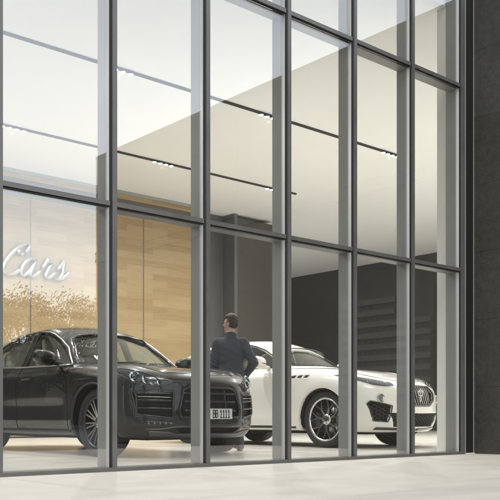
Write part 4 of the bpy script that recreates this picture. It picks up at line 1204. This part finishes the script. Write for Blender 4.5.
jk = man_part(man_jacket, 'jacket', M['suit'], (-.38,-.24,.78), (.45,.22,1.60), .005)
man_part(man_trousers, 'trousers', M['suit'], (-.24,-.20,.0), (.24,.20,1.12), .008)
for q in (-1, 1): man_part(man_shoes(q), 'shoe', M['shoe'], (q*.125-.08,-.14,-.02), (q*.125+.08,.24,.12), .005)
# ------------------------------------------------------------------ lettering on the timber wall
def cat_rom(P, n=14):
    P = [np.array(p, float) for p in P]; P = [2*P[0]-P[1]]+P+[2*P[-1]-P[-2]]; out = []
    for i in range(1, len(P)-2):
        for t in np.linspace(0, 1, n, endpoint=False):
            a, b, c, d = P[i-1], P[i], P[i+1], P[i+2]
            out.append(.5*((2*b)+(c-a)*t+(2*a-5*b+4*c-d)*t*t+(3*b-a-3*c+d)*t**3))
    out.append(P[-2]); return np.array(out)
def script_letter(strokes, x0, z0, u, y0, y1, parent, ww):
    mb = MB()
    for si, st in enumerate(strokes):
        C = cat_rom(st); T = np.gradient(C, axis=0); T /= np.linalg.norm(T, axis=1, keepdims=True)+1e-9
        C = C.copy(); C[:,0] += C[:,1]*.30
        nrm = np.stack([-T[:,1], T[:,0]], 1)
        # broad pen: downstrokes heavy, hairlines thin
        w = ww*(.30+.85*np.abs(T[:,1]*.85+T[:,0]*.25)**1.3)
        w *= np.clip(np.minimum(np.arange(len(C)), np.arange(len(C))[::-1])/8, .25, 1)
        A = C+nrm*w[:,None]; B = C-nrm*w[:,None]; n = len(C); e = .004*si
        V = [(x0+p[0]*u, y0-e, z0+p[1]*u) for p in A]+[(x0+p[0]*u, y0-e, z0+p[1]*u) for p in B]+[(x0+p[0]*u, y1, z0+p[1]*u) for p in A]+[(x0+p[0]*u, y1, z0+p[1]*u) for p in B]
        # ridge along the middle so the face catches light on two facets
        mid = [(x0+p[0]*u, y0-e-.022, z0+p[1]*u) for p in C]; V += mid; F = []
        for i in range(n-1):
            F += [(i,i+1,4*n+i+1,4*n+i),(4*n+i,4*n+i+1,n+i+1,n+i),(2*n+i,3*n+i,3*n+i+1,2*n+i+1),(i,2*n+i,2*n+i+1,i+1),(n+i,n+i+1,3*n+i+1,3*n+i)]
        F += [(0,4*n,n,3*n,2*n),(n-1,3*n-1,4*n-1,2*n-1,5*n-1)]
        mb.add(V, F, 0)
    return mb.build('letter', M['sign_metal'], parent)
M['sign_metal'] = mat('brushed_sign_metal', (.46,.455,.44), .45, .9, noise=.05, nscale=20)
SX = px_s(-1.0, BACK); SU = .385; SZ = 3.47
sign = empty('wall_sign', (SX+.8, BACK, SZ)); tag(sign, 'brushed metal script lettering reading Cars on the timber wall', 'sign')
LET = [
 [[(1.02,1.22),(1.20,1.42),(1.22,1.68),(1.00,1.78),(.62,1.52),(.28,1.02),(.10,.50),(.16,.10),(.48,-.04),(.86,.10),(1.18,.42)], [(1.06,1.30),(.86,1.14),(.70,1.24),(.78,1.44)]],
 [[(1.78,.86),(1.56,1.00),(1.28,.76),(1.16,.34),(1.26,.02),(1.48,.06),(1.72,.42),(1.86,.96)], [(1.88,.98),(1.76,.46),(1.74,.10),(1.90,.00),(2.14,.18),(2.32,.44)]],
 [[(2.32,.44),(2.46,.80),(2.54,1.08),(2.62,.90),(2.86,.92),(2.86,.84)], [(2.86,.88),(2.72,.46),(2.68,.12),(2.82,.00),(3.06,.18),(3.24,.46)]],
 [[(3.24,.46),(3.44,.80),(3.56,1.08),(3.60,.74),(3.66,.36),(3.56,.06),(3.34,.00),(3.20,.10)], [(3.40,.00),(3.70,.06),(3.98,.34),(4.12,.56)]]]
for st in LET:
    o = script_letter(st, SX, SZ, SU, BACK-.075, BACK-.02, sign, .098); o.location = (-SX-.8, -BACK, -SZ)

# ------------------------------------------------------------------ what stands across the street (met in the glass)
def opp(px, z):
    X = (px-250)/855*z
    return .7545*X+.6563*z-2.912, -(-.6563*X+.7545*z-6.434)
o = MB().box(-120,120,-28,-4.4501,-.3,-.085).build('road', mat('asphalt', (.05,.05,.05), .8, noise=.2, nscale=3)); tag(o, kind='structure')
o = MB().box(-26,30,-4.45,-4.3,-.3,-.010).build('kerb', M['trim']); tag(o, kind='structure')
o = MB().box(-120,120,-48,-28,-.3,.02).build('far_pavement', M['ground']); tag(o, kind='structure')
def leaf_mat(name, c):
    m = mat(name, c, .6, noise=.45, nscale=1.2); return m
M['leaf'] = leaf_mat('leaf', (.085,.088,.050)); M['leaf2'] = leaf_mat('leaf_olive', (.105,.098,.058)); M['bark'] = mat('bark', (.10,.075,.05), .9, noise=.3, nscale=10)
def make_tree(label, loc, hgt, wid, m, seed, nleaf=15000):
    r = random.Random(seed); root = empty('tree', loc); tag(root, label, 'tree', 'trees across the street')
    mb = MB(); lean = r.uniform(-.2,.2)
    top = (lean, r.uniform(-.2,.2), hgt*.62)
    mb.tube([(0,0,-.2),(lean*.2,0,hgt*.2),(lean*.6,0,hgt*.42),top], .1, 8, rs=[.17,.13,.10,.05])
    clumps = []
    for k in range(17):
        a = r.uniform(0, 2*math.pi); z0 = hgt*r.uniform(.22,.5); z1 = hgt*r.uniform(.38,.92); rad = wid*.5*r.uniform(.35,.9)*(1-.45*max(0,(z1/hgt-.6)/.4))
        p = (math.cos(a)*rad, math.sin(a)*rad, z1)
        mb.tube([(lean*z0/hgt,0,z0),(p[0]*.5,p[1]*.5,(z0+z1)*.52),p], .03, 6, rs=[.06,.04,.015]); clumps.append((p, r.uniform(.55,1.0)*wid*.22))
    clumps.append(((lean,0,hgt*.9), wid*.2))
    mb.build('trunk', M['bark'], root)
    lv = MB(); V = []; F = []
    for k in range(nleaf):
        c, rad = r.choice(clumps); d = Vector((r.gauss(0,1), r.gauss(0,1), r.gauss(0,.8))); d = d.normalized()*rad*(r.random()**.40)*(1+.25*max(0,r.gauss(0,1))*(r.random()<.25))
        p = Vector(c)+d; s = r.uniform(.030,.062)
        q = Vector((r.gauss(0,1), r.gauss(0,1), r.gauss(0,1))).normalized(); u = q.orthogonal().normalized(); v = q.cross(u)
        i = len(V); V += [p-u*s*1.4, p+v*s*.6, p+u*s*1.4, p-v*s*.6]; F.append((i,i+1,i+2,i+3))
    lv.add(V, F, 0); lv.build('crown', m, root, fixn=False)
    return root
for k, (px, z, h, w_, m, lab) in enumerate([
    (22, 37, 5.75, 5.6, 'leaf', 'broad leafy tree across the street, reflected leftmost in the glass'),
    (68, 36, 5.4, 4.8, 'leaf2', 'tall olive green tree across the street, reflected above the dark car roof'),
    (-30, 38, 6.2, 4.8, 'leaf2', 'olive tree across the street left of the others')]):
    a, b = opp(px, z); make_tree(lab, (a, b, .0), h, w_, M[m], 11+k)
# a low brick house behind them
ha, hb = opp(84, 46)
house = empty('brick_house', (ha, hb, 0), R(0)); tag(house, 'low brown brick house across the street, reflected beside the trees', 'house')
def brick():
    m = bpy.data.materials.new('brown_brick'); m.use_nodes = True; nt = m.node_tree; b = nt.nodes['Principled BSDF']
    t = nt.nodes.new('ShaderNodeTexBrick'); t.inputs['Color1'].default_value = (.075,.060,.048,1); t.inputs['Color2'].default_value = (.055,.045,.038,1); t.inputs['Mortar'].default_value = (.09,.085,.08,1)
    t.inputs['Scale'].default_value = 4; tc = nt.nodes.new('ShaderNodeTexCoord'); mp = nt.nodes.new('ShaderNodeMapping'); mp.inputs['Rotation'].default_value = (R(90),0,0)
    nt.links.new(tc.outputs['Object'], mp.inputs[0]); nt.links.new(mp.outputs[0], t.inputs['Vector']); nt.links.new(t.outputs['Color'], b.inputs['Base Color']); b.inputs['Roughness'].default_value = .85
    return m
M['brick'] = brick()
m_ = MB().box(-16,9,-4,4,-.2,3.0); m_.build('wall', M['brick'], house)
m_ = MB().prism([(-4.5,3.0),(4.5,3.0),(0,4.2)], 'x', -16.5, 9.5); m_.build('roof', mat('roof_tile', (.07,.05,.045), .8, noise=.2), house)
for k in range(7):
    x = -14+k*3.4
    f = MB().box(x-.65,x+.65,3.98,4.06,1.0,2.3).build('window', M['dark'], house)
    MB().box(x-.57,x+.57,4.061,4.075,1.08,2.22).build('pane', M['gloss_black'], f)
m_ = MB().box(7.2,8.3,3.98,4.06,0,2.2); m_.build('door', M['dark'], house)
# clipped hedge in front
rr = random.Random(5); hv = MB(); V = []; F = []
for k in range(14000):
    x = rr.uniform(-20,17); y = rr.gauss(0,.40); z = rr.uniform(0,2.0)+rr.gauss(0,.06)
    p = Vector((x,y,z)); s = rr.uniform(.05,.10); q = Vector((rr.gauss(0,1), rr.gauss(0,1), rr.gauss(0,1))).normalized(); u = q.orthogonal().normalized(); v = q.cross(u)
    i = len(V); V += [p-u*s*1.4, p+v*s*.6, p+u*s*1.4, p-v*s*.6]; F.append((i,i+1,i+2,i+3))
hv.add(V, F, 0); a, b = opp(40, 42)
hroot = empty('hedge', (a, b, .02)); tag(hroot, 'long clipped dark green hedge in front of the brick house', 'hedge')
hv.build('foliage', M['leaf'], hroot, fixn=False)
MB().box(-19.8,16.8,-.25,.25,0,1.8).build('branch_core', M['bark'], hroot)
# ------------------------------------------------------------------ camera, sky, sun
cam = bpy.data.cameras.new('camera'); co = bpy.data.objects.new('camera', cam); COL.objects.link(co)
cam.sensor_width = 36; cam.lens = 855/500*36; cam.shift_y = 166/500; cam.clip_end = 2000; cam.clip_start = .05
co.location = (-2.912,-6.434,.47); co.rotation_euler = (R(90),0,-math.atan2(.6563,.7545))
scene.camera = co

w = bpy.data.worlds.new('World'); scene.world = w; w.use_nodes = True
nt = w.node_tree; N = nt.nodes; L = nt.links; bg = N['Background']
sky = N.new('ShaderNodeTexSky'); sky.sky_type = 'NISHITA'; sky.sun_disc = False
SUN_EL, SUN_AZ = R(60), R(200)     # azimuth measured from +Y towards +X
sky.sun_elevation = SUN_EL; sky.sun_rotation = SUN_AZ
sky.air_density = 1.2; sky.dust_density = 1.2; sky.ozone_density = 1.0
hs = N.new('ShaderNodeHueSaturation'); hs.inputs['Saturation'].default_value = .34
L.new(sky.outputs[0], hs.inputs['Color']); L.new(hs.outputs[0], bg.inputs['Color']); bg.inputs['Strength'].default_value = .15
sl = bpy.data.lights.new('sun', 'SUN'); sl.energy = 0.6; sl.angle = R(22); sl.color = (1,.94,.86)
so = bpy.data.objects.new('sun', sl); COL.objects.link(so)
d = Vector((math.sin(SUN_AZ)*math.cos(SUN_EL), math.cos(SUN_AZ)*math.cos(SUN_EL), math.sin(SUN_EL)))
so.rotation_euler = d.to_track_quat('Z','Y').to_euler(); so.location = (10,-20,30)
vs = scene.view_settings; scene.display_settings.display_device = 'sRGB'
vs.view_transform = 'Standard'; vs.look = 'None'; vs.exposure = 1.0; vs.gamma = 1; vs.use_curve_mapping = False
cy = scene.cycles
cy.max_bounces = 10; cy.diffuse_bounces = 5; cy.glossy_bounces = 5; cy.transmission_bounces = 4; cy.transparent_max_bounces = 24
cy.use_denoising = True
try: cy.denoiser = 'OPENIMAGEDENOISE'
except Exception: pass
cy.caustics_reflective = False; cy.caustics_refractive = False; cy.sample_clamp_indirect = 6
